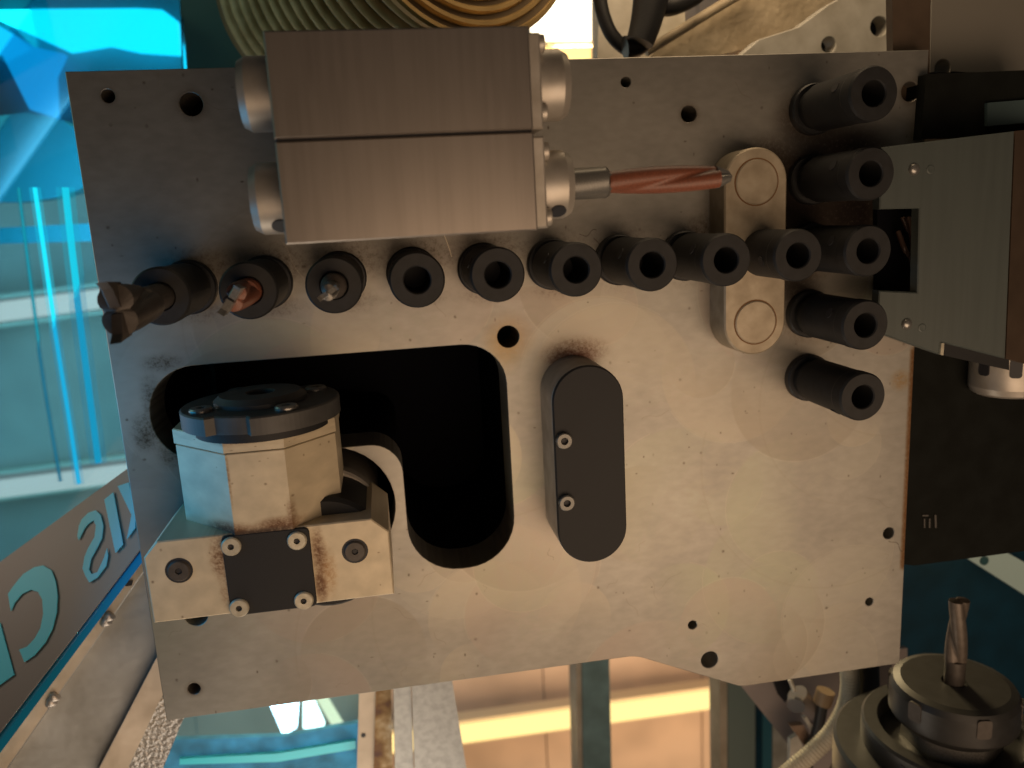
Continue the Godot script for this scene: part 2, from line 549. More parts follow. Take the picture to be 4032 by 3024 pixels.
func make_materials() -> void:
	grain = noise_image(512, 512, 0.045, 4, 9)
	var grime := greys(noise_image(512, 512, 0.012, 5, 11), 0.84, 1.04, 1.0, 0.2)
	var fine := greys(noise_image(512, 512, 0.09, 4, 12), 0.75, 1.05)
	var brushed := streaks(24, 13, 0.945, 1.03)
	var rusty := greys(noise_image(512, 512, 0.015, 5, 14), 0.35, 1.15, 1.2, 0.8)
	var bn := noise_image(256, 256, 0.12, 3, 15)
	bn.convert(Image.FORMAT_RGBA8)
	bn.bump_map_to_normal_map(3.0)
	var bumps := ImageTexture.create_from_image(bn)
	M.plate = mat(Color.WHITE, 0.46, 0.72)
	M.plate.albedo_texture = plate_picture()
	M.dark = mat(lin(0.006, 0.006, 0.008), 0.8, 0.0)
	M.black = mat(lin(0.017, 0.0175, 0.019), 0.6, 0.0, grime, 22.0)
	M.black.metallic_specular = 0.4
	M.collar = mat(lin(0.022, 0.023, 0.026), 0.5, 0.2, grime, 20.0)
	M.black_dusty = mat(lin(0.060, 0.060, 0.060), 0.55, 0.15, grime, 14.0)
	M.anodised = mat(lin(0.022, 0.0225, 0.024), 0.6, 0.0, fine, 40.0)
	M.anodised.metallic_specular = 0.35
	M.alu = mat(lin(0.31, 0.275, 0.245), 0.38, 0.85, brushed, 9.0)
	M.alu_plain = mat(lin(0.46, 0.43, 0.39), 0.42, 0.5, grime, 10.0)
	M.steel = mat(lin(0.36, 0.35, 0.33), 0.32, 0.7, fine, 14.0)
	M.zinc = mat(lin(0.48, 0.45, 0.36), 0.4, 0.35, grime, 30.0)
	M.hole = mat(lin(0.012, 0.012, 0.016), 0.6, 0.0)
	M.red = mat(lin(0.22, 0.072, 0.038), 0.45, 0.0, fine, 20.0)
	M.carbide = mat(lin(0.30, 0.29, 0.27), 0.35, 0.6, fine, 24.0)
	M.bolt = mat(lin(0.19, 0.185, 0.17), 0.4, 0.4, fine, 40.0)
	M.tool_steel = mat(lin(0.030, 0.030, 0.030), 0.42, 0.3, grime, 14.0)
	M.mill = mat(lin(0.11, 0.09, 0.075), 0.45, 0.3, grime, 30.0)
	M.tool_dark = mat(lin(0.065, 0.056, 0.050), 0.5, 0.3, grime, 30.0)
	M.plug = mat(lin(0.40, 0.345, 0.26), 0.5, 0.35, grime, 12.0)
	M.rust_ring = mat(lin(0.16, 0.08, 0.03), 0.8, 0.0)
	M.cover = mat(lin(0.068, 0.082, 0.078), 0.5, 0.1, brushed, 9.0)
	M.brown = mat(lin(0.075, 0.050, 0.032), 0.6, 0.1, grime, 8.0)
	M.blackbox = mat(lin(0.009, 0.010, 0.009), 0.75, 0.0, grime, 8.0)
	M.blackbox.metallic_specular = 0.2
	M.dark.metallic_specular = 0.1
	M.navy = mat(lin(0.004, 0.045, 0.085), 0.5, 0.0, grime, 4.0)
	M.cream = mat(lin(0.55, 0.46, 0.36), 0.5, 0.0, grime, 3.0, bumps, 0.1)
	M.grey_sheet = mat(lin(0.36, 0.36, 0.35), 0.5, 0.1, grime, 3.0, bumps, 0.1)
	M.galv = mat(lin(0.34, 0.34, 0.33), 0.5, 0.5, greys(noise_image(512, 512, 0.03, 5, 17), 0.88, 1.06), 9.0)
	M.sparkle = mat(lin(0.42, 0.40, 0.38), 0.35, 0.4, greys(noise_image(512, 512, 0.16, 2, 18), 0.65, 1.2, 1.2), 10.0, bumps, 1.0)
	M.rusty_post = mat(lin(0.52, 0.45, 0.36), 0.6, 0.0, rusty, 6.0)
	M.teal_post = mat(lin(0.22, 0.34, 0.36), 0.5, 0.0, grime, 3.0)
	M.ceiling = mat(lin(0.62, 0.47, 0.34), 0.8, 0.0, greys(noise_image(256, 256, 0.02, 3, 19), 0.88, 1.04), 0.6)
	M.batten = mat(lin(0.70, 0.58, 0.38), 0.6, 0.0)
	M.cable = mat(lin(0.022, 0.022, 0.024), 0.5, 0.0, fine, 12.0)
	M.duct = mat(lin(0.58, 0.46, 0.28), 0.55, 0.0, greys(noise_image(512, 512, 0.015, 5, 24), 0.6, 1.1, 1.0, 0.5), 4.0)
	M.duct_groove = mat(lin(0.16, 0.11, 0.055), 0.7, 0.0, grime, 5.0)
	M.brass = mat(lin(0.50, 0.34, 0.14), 0.4, 0.5, grime, 8.0)
	M.conduit = mat(lin(0.50, 0.46, 0.37), 0.6, 0.0, grime, 8.0)
	M.beige_cast = mat(lin(0.50, 0.42, 0.30), 0.5, 0.0, grime, 5.0, bumps, 0.2)
	M.pale = mat(lin(0.55, 0.53, 0.48), 0.5, 0.0, grime, 6.0)
	M.blue = acrylic(lin(0.19, 0.56, 0.74, 0.10), 0.04)
	M.light_blue = acrylic(lin(0.40, 0.74, 0.90, 0.08), 0.05)
	M.blue_edge = mat(lin(0.01, 0.30, 0.55), 0.3, 0.0)
	M.letter = film(lin(0.07, 0.70, 0.95, 0.92))
	M.band = film(lin(0.27, 0.25, 0.235, 0.86))
	M.weld = mat(lin(0.6, 0.55, 0.5), 0.3, 0.6, fine, 60.0, bumps, 1.0)

# --- things that repeat ------------------------------------------------------------------------------
func chuck(i: int, j: int, label: String, screw: float) -> void:
	var c := V(32.0 * (i - 5), 32.0 * j, 0)
	var o := thing("drill_chuck", label, "drill chuck", c, "vertical drill chucks of the boring head")
	var g := Geo.new()
	lathe(g, fw(c), [Vector2(0, -6), Vector2(11.7, -6), Vector2(11.7, 3.4), Vector2(11.1, 4.2), Vector2(0, 4.2)], 36)
	put(g, "collar", M.collar, o)
	g = Geo.new()
	lathe(g, fw(c), [Vector2(0, 3), Vector2(9.2, 3), Vector2(9.2, 9), Vector2(10.7, 10.5), Vector2(10.7, 41), Vector2(11.0, 42), Vector2(11.0, 47.9), Vector2(10.3, 49), Vector2(5.7, 49), Vector2(5.2, 48.4), Vector2(5.2, 20), Vector2(0, 20)], 40)
	put(g, "sleeve", M.black, o)
	g = Geo.new()
	lathe(g, fw(c), [Vector2(0, 20.2), Vector2(5.1, 20.2), Vector2(5.1, 21), Vector2(0, 21)], 24)
	put(g, "bore_floor", M.hole, o)
	g = Geo.new()
	var d := Vector3(cos(screw), sin(screw), 0)
	lathe(g, along(c + V(0, 0, 36) + d * 9.0, d), [Vector2(0, 0), Vector2(2.3, 0), Vector2(2.3, 1.95), Vector2(0, 1.95)], 14)
	put(g, "set_screw", M.hole, o)

func screw_head(c: Vector3, dir: Vector3, r: float, h: float, hex: float, m: Material, called: String, parent: Node3D) -> void:
	var g := Geo.new()
	var f := along(c, dir, Vector3(0.3, 0.9, 0.2))
	lathe(g, f, [Vector2(0, -2), Vector2(r, -2), Vector2(r, h - r * 0.14), Vector2(r * 0.88, h), Vector2(hex, h)], 22)
	lathe(g, f, [Vector2(hex, h), Vector2(hex, h - minf(h * 0.8, hex)), Vector2(0, h - minf(h * 0.8, hex))], 6)
	var o := put(g, called, m, parent)
	g = Geo.new()
	lathe(g, f, [Vector2(0, h - minf(h * 0.8, hex)), Vector2(hex * 0.95, h - minf(h * 0.8, hex)), Vector2(hex * 0.95, h - minf(h * 0.8, hex) + 0.15), Vector2(0, h - minf(h * 0.8, hex) + 0.15)], 6)
	put(g, "socket", M.hole, o)

func area_light(called: String, where: Vector3, target: Vector3, size: Vector2, c: Color, energy: float) -> void:
	var l := AreaLight3D.new()
	l.name = called
	add_child(l)
	l.area_size = size
	l.light_color = c
	l.light_energy = energy
	l.area_normalize_energy = true
	l.area_range = 6.0
	l.shadow_enabled = true
	l.look_at_from_position(P(where), P(target), Vector3(0.3, 0.2, 0.9).normalized())

func _ready() -> void:
	rng.seed = 7
	# camera
	var cam := Camera3D.new()
	cam.name = "camera"
	add_child(cam)
	cam.transform = Transform3D(Basis(Vector3(0.985765, -0.159481, -0.053223), Vector3(0.083713, 0.191053, 0.978004), Vector3(-0.145804, -0.968537, 0.201684)), Vector3(-0.07660, 0.63304, 0.02153))
	cam.fov = 51.182
	cam.near = 0.01
	cam.far = 40.0
	var lens := CameraAttributesPhysical.new()
	lens.frustum_focal_length = 25.0559
	lens.frustum_focus_distance = 0.345
	lens.frustum_near = 0.01
	lens.frustum_far = 40.0
	lens.exposure_aperture = 10.0
	cam.attributes = lens
	cam.current = true
	# air
	var we := WorldEnvironment.new()
	we.name = "environment"
	var e := Environment.new()
	e.background_mode = Environment.BG_COLOR
	e.background_color = lin(0.022, 0.021, 0.020)
	e.tonemap_mode = Environment.TONE_MAPPER_LINEAR
	e.tonemap_exposure = 1.0
	e.sdfgi_enabled = true
	e.ssao_enabled = true
	e.ssil_enabled = true
	we.environment = e
	add_child(we)
	# lamps: the warm shop light that comes in under the head, daylight through the blue panels on the left, and added fill lights
	area_light("shop_light", V(135, 262, 460), V(128, 240, 0), Vector2(0.56, 0.40), Color(1.0, 0.85, 0.70), 0.215)
	area_light("blue_daylight", V(-262, 70, 62), V(-100, 76, 60), Vector2(0.20, 0.10), Color(0.01, 0.64, 0.88), 0.015)
	area_light("rim_fill", V(-180, 480, 40), V(-200, 250, -100), Vector2(0.36, 0.2), Color(1.0, 0.93, 0.84), 0.07)  # unseen light added to brighten the rims and posts
	area_light("band_fill", V(-560, 60, -200), V(-260, 190, -70), Vector2(0.15, 0.15), Color(1.0, 0.88, 0.78), 0.03)  # unseen light added to brighten the lettering band
	area_light("hood_fill", V(-380, -40, -560), V(-380, -40, -700), Vector2(0.25, 0.25), Color(0.8, 0.95, 1.0), 0.12)  # hidden light added to brighten the hood behind the window
	area_light("top_fill", V(70, -300, -50), V(120, -170, -140), Vector2(0.32, 0.1), Color(1.0, 0.87, 0.70), 0.07)  # unseen light added to brighten the casting and bracket
	area_light("upper_blue_daylight", V(-440, -140, -80), V(-60, -220, -260), Vector2(0.25, 0.25), Color(0.62, 0.88, 0.82), 0.022)
	area_light("ceiling_wash", V(900, 1500, -900), V(900, 1500, -2000), Vector2(1.6, 1.2), Color(1.0, 0.84, 0.68), 2.3)  # unseen uplight added to brighten the ceiling
	area_light("ceiling_cool_fill", V(-1000, 100, -1050), V(-900, 120, -2000), Vector2(1.2, 1.0), Color(0.74, 0.90, 1.0), 1.6)  # hidden uplight added to cool the ceiling on the left
	area_light("board_fill", V(-223.1, 439.6, -300.0), V(-249.4, 522.6, -420.0), Vector2(0.2, 0.06), Color(0.85, 0.95, 1.0), 0.012)  # hidden light added to brighten the blue backboard
	make_materials()
	setting()
	enclosure()
	machine_behind()
	plate_and_head()
	chucks()
	drill_unit()
	angle_head()
	boss_and_block()
	saw_unit()
	router_spindle()
	small_lines()

# --- the setting: the shop's ceiling far above -----------------------------------------------------
func setting() -> void:
	var o := thing("ceiling", "warm beige shop ceiling of wide flat boards far above the machine", "", V(300, 500, -2050), "", "structure")
	for i in 9:
		var g := Geo.new()
		var u := -1900.0 + i * 560.0
		hexa(g, V(u, -2300, -2100), V(u + 557, 3200, -2050 + (i % 3) * 5))
		put(g, "ceiling_panel", M.ceiling, o)
	var where := ["glowing strip crossing the ceiling below the base plate, behind the blue grey post", "glowing strip seen through the blue side window above its lettering", "glowing strip seen through the blue side window beside the forked boring bit"]
	var lines := [[V(-269.6, 1556.0, -1900.0), V(1241.9, 1571.4, -1900.0)], [V(-1332.5, 619.2, -1900.0), V(-641.9, 592.8, -1900.0)], [V(-1247.5, 156.2, -1900.0), V(-687.6, 117.6, -1900.0)]]
	for k in 3:
		var a: Vector3 = lines[k][0]
		var b: Vector3 = lines[k][1]
		var d := (b - a).normalized()
		var mid := (a + b) * 0.5
		o = thing("glow_strip", where[k], "strip light", mid, "glowing strips along the ceiling")
		var g := Geo.new()
		prism(g, along(a, d, Vector3(0, 0, 1)), PackedVector2Array([Vector2(-60, -34), Vector2(-2, -42), Vector2(-2, 42), Vector2(-60, 34)]), 0, a.distance_to(b))
		put(g, "batten", M.batten, o)
		g = Geo.new()
		lathe(g, along(a + d * 10, d), [Vector2(0, 0), Vector2(30, 0), Vector2(30, a.distance_to(b) - 20), Vector2(0, a.distance_to(b) - 20)], 16)
		put(g, "glow_tube", glow(Color(1.0, 0.86, 0.55) if k == 0 else Color(1.0, 0.74, 0.66), 1.5 if k == 0 else 0.55), o)  # glowing tube put in for a bright strip of the ceiling
		var l := AreaLight3D.new()
		l.name = "strip_glow"
		l.area_size = Vector2(a.distance_to(b) * 0.001, 0.05)
		l.light_color = Color(1.0, 0.84, 0.58) if k == 0 else Color(1.0, 0.74, 0.66)
		l.light_energy = 0.25 if k == 0 else 0.016
		l.area_normalize_energy = true
		l.area_range = 8.0
		l.shadow_enabled = true
		o.add_child(l, true)
		var x := (P(b) - P(a)).normalized()
		var z := (Vector3.UP - x * x.y).normalized()
		l.transform = Transform3D(Basis(x, z.cross(x), z), P(mid + V(0, 0, 32)) - org)

	# bright windows and glowing panes beyond the machine
	o = thing("bright_window", "overexposed white window pane with a cross bar between hose and cables", "window", V(377.7, -431.9, -1500.0))
	var g := Geo.new()
	sheet(g, [V(297.3, -509.6, -1500.0), V(430.4, -508.1, -1500.0), V(426.7, -401.7, -1500.0), V(292.1, -404.4, -1500.0)], V(0, 0, -20))
	put(g, "window_pane", glow(Color(1.0, 0.93, 0.78), 4.0), o)
	g = Geo.new()
	sheet(g, [V(281.3, -397.9, -1500.0), V(426.5, -394.9, -1500.0), V(425.1, -352.5, -1500.0), V(279.2, -356.1, -1500.0)], V(0, 0, -20))
	put(g, "window_pane", glow(Color(1.0, 0.80, 0.48), 2.2), o)
	g = Geo.new()
	sheet(g, [V(267.5, -401.7, -1480.0), V(424.6, -398.5, -1480.0), V(424.3, -389.8, -1480.0), V(267.1, -393.1, -1480.0)], V(0, 0, -30))
	put(g, "cross_bar", M.batten, o)
	area_light("bright_window_light", V(357.9, -446.8, -1480.0), V(150, 0, 0), Vector2(0.3, 0.3), Color(1.0, 0.88, 0.66), 3.0)
	o = thing("skylight_window", "bright daylight window behind the top of the blue side panel", "window", V(-450.9, -287.9, -900.0))
	g = Geo.new()
	sheet(g, [V(-579.9, -336.8, -900.0), V(-383.0, -335.7, -900.0), V(-351.2, -333.4, -900.0), V(-333.3, -318.6, -900.0), V(-334.8, -274.3, -900.0), V(-390.8, -279.3, -900.0), V(-429.5, -288.7, -900.0), V(-482.2, -281.3, -900.0), V(-521.1, -301.4, -900.0), V(-580.7, -332.1, -900.0)], V(0, 0, -15))
	put(g, "window_pane", glow(Color(0.06, 0.92, 1.0), 2.6), o)
	g = Geo.new()
	sheet(g, [V(-581.7, -326.2, -900.0), V(-550.1, -304.9, -900.0), V(-526.2, -288.3, -900.0), V(-488.8, -277.8, -900.0), V(-506.5, -249.6, -900.0), V(-512.9, -193.5, -900.0), V(-544.9, -205.8, -900.0), V(-567.8, -277.2, -900.0), V(-588.6, -286.0, -900.0)], V(0, 0, -15))
	put(g, "window_pane", glow(Color(0.05, 0.75, 1.0), 1.2), o)
	o = thing("glare_panes", "white glaring panes seen through the lower blue panel", "window", V(-285.8, 782.0, -900.0))
	g = Geo.new()
	sheet(g, [V(-325.8, 757.3, -900.0), V(-281.8, 743.4, -900.0), V(-278.0, 743.9, -900.0), V(-288.3, 805.3, -900.0), V(-310.9, 815.7, -900.0)], V(0, 0, -15))
	put(g, "window_pane", glow(Color(1.0, 1.0, 1.0), 9.0), o)  # glowing panes put in for a white shape behind the panel
	g = Geo.new()
	sheet(g, [V(-270.5, 745.1, -900.0), V(-260.8, 746.6, -900.0), V(-242.6, 811.0, -900.0), V(-277.1, 808.9, -900.0)], V(0, 0, -15))
	put(g, "window_pane", glow(Color(1.0, 0.95, 0.85), 6.0), o)
	g = Geo.new()
	sheet(g, [V(-256.9, 738.6, -900.0), V(-241.8, 740.9, -900.0), V(-204.3, 835.2, -900.0), V(-220.0, 836.2, -900.0)], V(0, 0, -15))
	put(g, "window_pane", glow(Color(1.0, 0.85, 0.65), 2.0), o)

# --- the machine's enclosure: blue panels, sheet metal rims, posts ------------------------------------
func enclosure() -> void:
	var nrm := (V(1, 0, 0)).normalized()
	var o := thing("blue_side_window", "large transparent blue side window with mirrored lettering on its lower band", "window", V(-291.5, 162.1, -126.0))
	var g := Geo.new()
	sheet(g, [V(-319.6, 259.9, -59.9), V(-217.0, 142.0, -59.9), V(-170.7, 88.8, -60.0), V(-225.9, -153.1, -368.5), V(-247.8, -261.2, -503.2), V(-824.9, -521.9, -1435.8)], V(1.9, 1.6, -1.6))
	put(g, "pane", M.blue, o)
	g = Geo.new()
	sheet(g, [V(-319.6, 259.9, -59.9), V(-217.0, 142.0, -59.9), V(-216.4, 139.7, -61.7), V(-321.4, 257.0, -64.8)], V(4, 1, 3))
	put(g, "blue_edge", M.blue_edge, o)
	g = Geo.new()
	sheet(g, [V(-320.2, 255.7, -62.8), V(-215.8, 138.9, -59.7), V(-227.5, 104.9, -107.7), V(-358.8, 192.1, -172.0)], V(0.25, 0.2, -0.2))
	var band := put(g, "lettering_band", M.band, o)
	var strokes := [
		[[V(-334.0, 202.7, -130.7), V(-320.6, 198.6, -119.2), V(-299.0, 212.5, -79.9), V(-320.0, 227.5, -89.2)]],
		[[V(-318.6, 185.5, -130.2), V(-314.2, 180.1, -130.4), V(-307.8, 173.6, -129.6), V(-298.7, 168.1, -124.7), V(-291.0, 165.2, -118.6), V(-282.8, 165.2, -109.1), V(-277.6, 168.5, -99.7), V(-274.0, 173.4, -90.5), V(-272.6, 179.6, -82.5), V(-273.8, 186.4, -77.1), V(-277.9, 193.2, -74.8), V(-284.8, 200.3, -75.8), V(-292.3, 205.5, -79.3), V(-298.6, 202.7, -89.5), V(-292.3, 199.5, -85.3), V(-287.2, 194.8, -84.2), V(-283.7, 189.5, -85.5), V(-283.5, 183.6, -91.2), V(-286.4, 178.6, -99.7), V(-291.2, 176.8, -107.1), V(-298.2, 177.9, -114.2), V(-305.5, 181.7, -118.7), V(-310.8, 187.1, -119.5), V(-312.7, 191.2, -117.5)]],
		[[V(-265.4, 145.9, -108.3), V(-265.6, 141.3, -113.4), V(-264.1, 138.0, -115.0), V(-259.5, 134.0, -113.6), V(-253.7, 131.4, -109.4), V(-248.9, 132.4, -102.9), V(-245.5, 136.3, -95.0), V(-245.2, 141.6, -89.3), V(-248.9, 147.9, -87.1), V(-251.6, 152.0, -86.2), V(-251.9, 156.4, -82.0), V(-249.5, 157.7, -78.0), V(-245.1, 155.7, -74.8), V(-241.6, 149.1, -77.4), V(-240.2, 144.6, -80.4), V(-238.7, 147.2, -76.0), V(-239.1, 151.5, -72.1), V(-244.9, 157.9, -72.3), V(-250.1, 161.2, -75.0), V(-254.0, 159.7, -81.2), V(-257.1, 157.5, -87.0), V(-257.0, 152.6, -91.9), V(-255.1, 148.4, -93.9), V(-251.2, 142.6, -95.2), V(-251.5, 137.7, -100.5), V(-254.0, 136.0, -105.1), V(-258.1, 138.6, -107.3), V(-260.6, 141.3, -107.5), V(-263.8, 147.0, -105.4)]],
		[[V(-247.7, 125.3, -108.7), V(-241.1, 120.5, -105.8), V(-228.4, 140.0, -71.2), V(-233.4, 144.7, -72.3)]],
		[[V(-238.4, 117.2, -106.0), V(-230.0, 113.8, -99.7), V(-222.6, 124.0, -80.8), V(-221.0, 131.4, -71.5), V(-226.2, 137.2, -71.5), V(-224.9, 126.9, -80.5)]],
	]
	for s in strokes:
		g = Geo.new()
		sheet(g, s[0], V(0.25, 0.2, -0.2))
		put(g, "letter", M.letter, o)
	# glowing tubes added in place of the reflection streaks on the window
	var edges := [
		[[V(-329.2, -63.4, -300.0), V(-330.0, -24.1, -300.0), V(-331.3, 32.3, -300.0), V(-332.1, 113.4, -300.0), V(-333.0, 169.1, -300.0)], 1.5, "added glowing tube for a cyan reflection streak on the blue window, left of the wider one"],
		[[V(-307.9, -62.4, -300.0), V(-310.5, -9.0, -300.0), V(-313.5, 77.5, -300.0), V(-315.8, 153.3, -300.0)], 2.4, "widest added glowing tube for a cyan reflection streak on the blue window"],
		[[V(-340.4, -63.9, -300.0), V(-343.8, 17.1, -300.0), V(-346.0, 93.3, -300.0), V(-346.4, 165.7, -300.0)], 0.8, "faintest thin added tube for a cyan reflection streak on the blue window"],
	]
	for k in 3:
		o = thing("streak_tube", edges[k][2], "light strip", edges[k][0][1], "added streak tubes behind the blue window")
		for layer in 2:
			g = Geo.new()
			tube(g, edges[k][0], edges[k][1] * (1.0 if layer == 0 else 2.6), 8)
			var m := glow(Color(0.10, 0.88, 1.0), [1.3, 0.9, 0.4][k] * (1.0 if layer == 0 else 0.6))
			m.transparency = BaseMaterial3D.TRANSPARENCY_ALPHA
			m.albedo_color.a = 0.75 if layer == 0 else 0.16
			put(g, "streak_core" if layer == 0 else "streak_halo", m, o)
	# things seen dimly behind the window, with added sheets
	o = thing("blue_cross_beam", "flat blue cross beam behind the side window above the glowing strips", "beam", V(-481.6, -33.9, -700.0))
	g = Geo.new()
	sheet(g, [V(-567.9, -43.1, -700.0), V(-390.1, -42.8, -700.0), V(-393.3, -20.6, -700.0), V(-571.0, -25.3, -700.0)], V(0, 0, -30))
	put(g, "beam_face", mat(lin(0.02, 0.34, 0.42), 0.5, 0.0), o)
	o = thing("blue_hood", "rounded blue hood edge behind the side window under the bright pane", "hood", V(-473.4, -117.7, -700.0))
	g = Geo.new()
	sheet(g, [V(-545.5, -170.3, -700.0), V(-474.6, -173.2, -700.0), V(-435.3, -162.9, -700.0), V(-407.4, -141.8, -700.0), V(-408.6, -98.8, -700.0), V(-429.3, -83.4, -700.0), V(-459.4, -75.0, -700.0), V(-501.5, -71.7, -700.0), V(-562.1, -75.7, -700.0)], V(0, 0, -40))
	put(g, "hood_face", mat(lin(0.02, 0.30, 0.36), 0.5, 0.0, null), o)
	o = thing("blue_backing", "added blue backing sheet behind the side window around the daylight pane", "panel", V(-498.4, -245.1, -930.0))
	g = Geo.new()
	sheet(g, [V(-626.7, -381.6, -930.0), V(-323.6, -378.7, -930.0), V(-352.8, -143.1, -930.0), V(-666.9, -155.8, -930.0)], V(0, 0, -10))
	put(g, "panel_face", mat(lin(0.01, 0.34, 0.42), 0.6, 0.0), o)  # sheet added so the window stays blue between the bright panes
	o = thing("navy_sheet", "dark navy sheet slanting behind the lettering of the blue window", "beam", V(-392.4, 314.0, -330.0))
	g = Geo.new()
	sheet(g, [V(-466.6, 356.1, -330.0), V(-403.6, 290.6, -330.0), V(-374.1, 245.2, -330.0), V(-298.6, 188.8, -330.0), V(-294.3, 240.0, -330.0), V(-483.8, 453.8, -330.0)], V(0, 0, -30))
	put(g, "beam_face", mat(lin(0.05, 0.06, 0.10), 0.6, 0.0), o)  # dark sheet added to darken the lower lettering band
	# the rim under the window
	o = thing("window_rim", "grey sheet metal rim with a welded seam below the blue side window", "rim", V(-263.8, 217.9, -60.0))
	g = Geo.new()
	sheet(g, [V(-320.8, 261.2, -62.0), V(-217.7, 143.3, -62.0), V(-179.7, 101.3, -62.0), V(-178.3, 109.1, -62.0), V(-218.0, 153.9, -62.0), V(-302.7, 257.8, -62.0), V(-319.1, 278.3, -62.0)], V(0, 0, -14))
	var lip := put(g, "cream_lip", M.cream, o)
	g = Geo.new()
	sheet(g, [V(-305.2, 261.8, -68.0), V(-219.5, 156.4, -68.0), V(-179.9, 112.3, -68.0), V(-190.1, 174.5, -68.0), V(-220.1, 208.2, -68.0), V(-263.4, 276.9, -68.0), V(-310.6, 268.5, -68.0)], V(0, 0, -8))
	put(g, "grey_flange", M.grey_sheet, o)
	g = Geo.new()
	sheet(g, [V(-260.2, 272.8, -60.0), V(-217.2, 203.7, -60.0), V(-192.4, 167.6, -60.0), V(-190.7, 192.5, -60.0), V(-217.9, 227.3, -60.0), V(-245.4, 275.4, -60.0)], V(0, 0, -10))
	put(g, "cream_return", M.cream, o)
	g = Geo.new()
	sheet(g, [V(-251.7, 286.6, -76.0), V(-223.2, 236.0, -76.0), V(-195.0, 200.5, -76.0), V(-199.7, 237.9, -76.0), V(-213.1, 252.2, -76.0), V(-232.3, 290.0, -76.0)], V(0, 0, -10))
	put(g, "speckled_plate", M.sparkle, o)
	for q in [V(-238.1, 176.6, -60.0), V(-236.7, 175.2, -60.0), V(-239.6, 179.1, -60.0), V(-272.4, 219.3, -60.0), V(-270.8, 217.6, -60.0), V(-273.8, 221.9, -60.0)]:
		pass
	for q in [[V(-237.7, 176.6, -61.0)], [V(-239.7, 179.3, -61.0)], [V(-272.1, 219.4, -61.0)], [V(-274.0, 222.2, -61.0)]]:
		g = Geo.new()
		lathe(g, along(q[0], V(0.4, 0.2, 1)), [Vector2(0, -2), Vector2(2.6, -1), Vector2(2.3, 0.6), Vector2(1.2, 1.6), Vector2(0, 1.9)], 10, true, 0.35, 3)
		put(g, "weld_bead", M.weld, o)
	g = Geo.new()
	sheet(g, [V(-227.9, 159.2, -61.7), V(-226.6, 157.0, -61.7), V(-222.9, 157.4, -61.7), V(-224.0, 160.0, -61.7), V(-227.0, 160.1, -61.7)], V(0, 0, 0.4))
	put(g, "slot_hole", M.hole, o)
	# lower blue panel
	o = thing("lower_blue_panel", "lower blue acrylic panel with a bright edge under the base plate", "panel", V(-199.4, 354.9, -200.0))
	g = Geo.new()
	sheet(g, [V(-245.4, 308.8, -200.0), V(-121.2, 316.4, -200.0), V(-130.8, 407.2, -200.0), V(-279.6, 380.5, -200.0)], V(0, 0, -3))
	put(g, "pane", M.light_blue, o)
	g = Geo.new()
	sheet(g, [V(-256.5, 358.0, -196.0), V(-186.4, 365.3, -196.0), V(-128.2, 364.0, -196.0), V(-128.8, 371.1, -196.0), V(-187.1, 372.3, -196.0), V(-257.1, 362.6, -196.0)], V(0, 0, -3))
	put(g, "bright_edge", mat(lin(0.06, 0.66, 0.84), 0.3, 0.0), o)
	o = thing("blue_backboard", "blue painted board behind the lower blue panel", "board", V(-247.0, 501.0, -420.0))
	g = Geo.new()
	sheet(g, [V(-364.3, 481.3, -420.0), V(-218.5, 500.2, -420.0), V(-140.9, 496.4, -420.0), V(-149.0, 585.5, -420.0), V(-373.2, 544.8, -420.0)], V(0, 0, -6))
	put(g, "board_face", mat(lin(0.14, 0.52, 0.76), 0.6, 0.0, greys(noise_image(256, 256, 0.02, 4, 31), 0.6, 1.1), 5.0), o)
	# posts
	o = thing("rusty_post", "rust stained cream post with a small hole beside the lower blue panel", "post", V(-111.9, 347.7, -180.0))
	g = Geo.new()
	sheet(g, [V(-119.9, 308.2, -180.0), V(-108.0, 310.0, -180.0), V(-117.3, 394.1, -180.0), V(-129.6, 391.9, -180.0)], V(0, 0, -30))
	put(g, "post_side", M.cream, o)
	g = Geo.new()
	sheet(g, [V(-107.7, 307.6, -176.0), V(-96.8, 309.3, -176.0), V(-102.7, 393.6, -176.0), V(-117.0, 391.1, -176.0)], V(0, 0, -30))
	put(g, "post_face", M.rusty_post, o)
	g = Geo.new()
	lathe(g, fw(V(-120.6, 349.4, -179.5)), [Vector2(0, -1), Vector2(1.8, -1), Vector2(1.8, 0), Vector2(0, 0)], 12)
	put(g, "bolt_hole", M.hole, o)
	o = thing("galvanised_post", "mottled grey galvanised post between the rusty post and the ceiling", "post", V(-74.5, 333.3, -150.0))
	g = Geo.new()
	sheet(g, [V(-93.9, 290.1, -150.0), V(-82.1, 291.9, -150.0), V(-86.1, 376.5, -150.0), V(-99.5, 374.1, -150.0)], V(0, 0, -40))
	put(g, "post_side", M.galv, o)
	g = Geo.new()
	sheet(g, [V(-81.4, 289.6, -146.0), V(-53.8, 288.4, -146.0), V(-46.7, 380.5, -146.0), V(-85.4, 373.5, -146.0)], V(0, 0, -12))
	put(g, "post_face", M.galv, o)
	o = thing("blue_grey_post", "slim blue grey post with one lit edge in front of the ceiling", "post", V(137.6, 595.4, -500.0))
	g = Geo.new()
	sheet(g, [V(122.0, 504.6, -500.0), V(155.6, 509.6, -500.0), V(153.9, 690.1, -500.0), V(117.9, 683.7, -500.0)], V(0, 0, -40))
	put(g, "post_face", M.teal_post, o)
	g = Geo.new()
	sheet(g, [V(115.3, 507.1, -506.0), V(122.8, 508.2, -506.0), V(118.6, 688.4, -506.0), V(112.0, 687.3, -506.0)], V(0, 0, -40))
	put(g, "lit_edge", M.cream, o)  # cream colour paints in the light on this edge
	o = thing("cabinet_side", "pale cabinet side with a teal strip and cream edge right of the glowing strip", "cabinet", V(295.0, 579.4, -420.0))
	g = Geo.new()
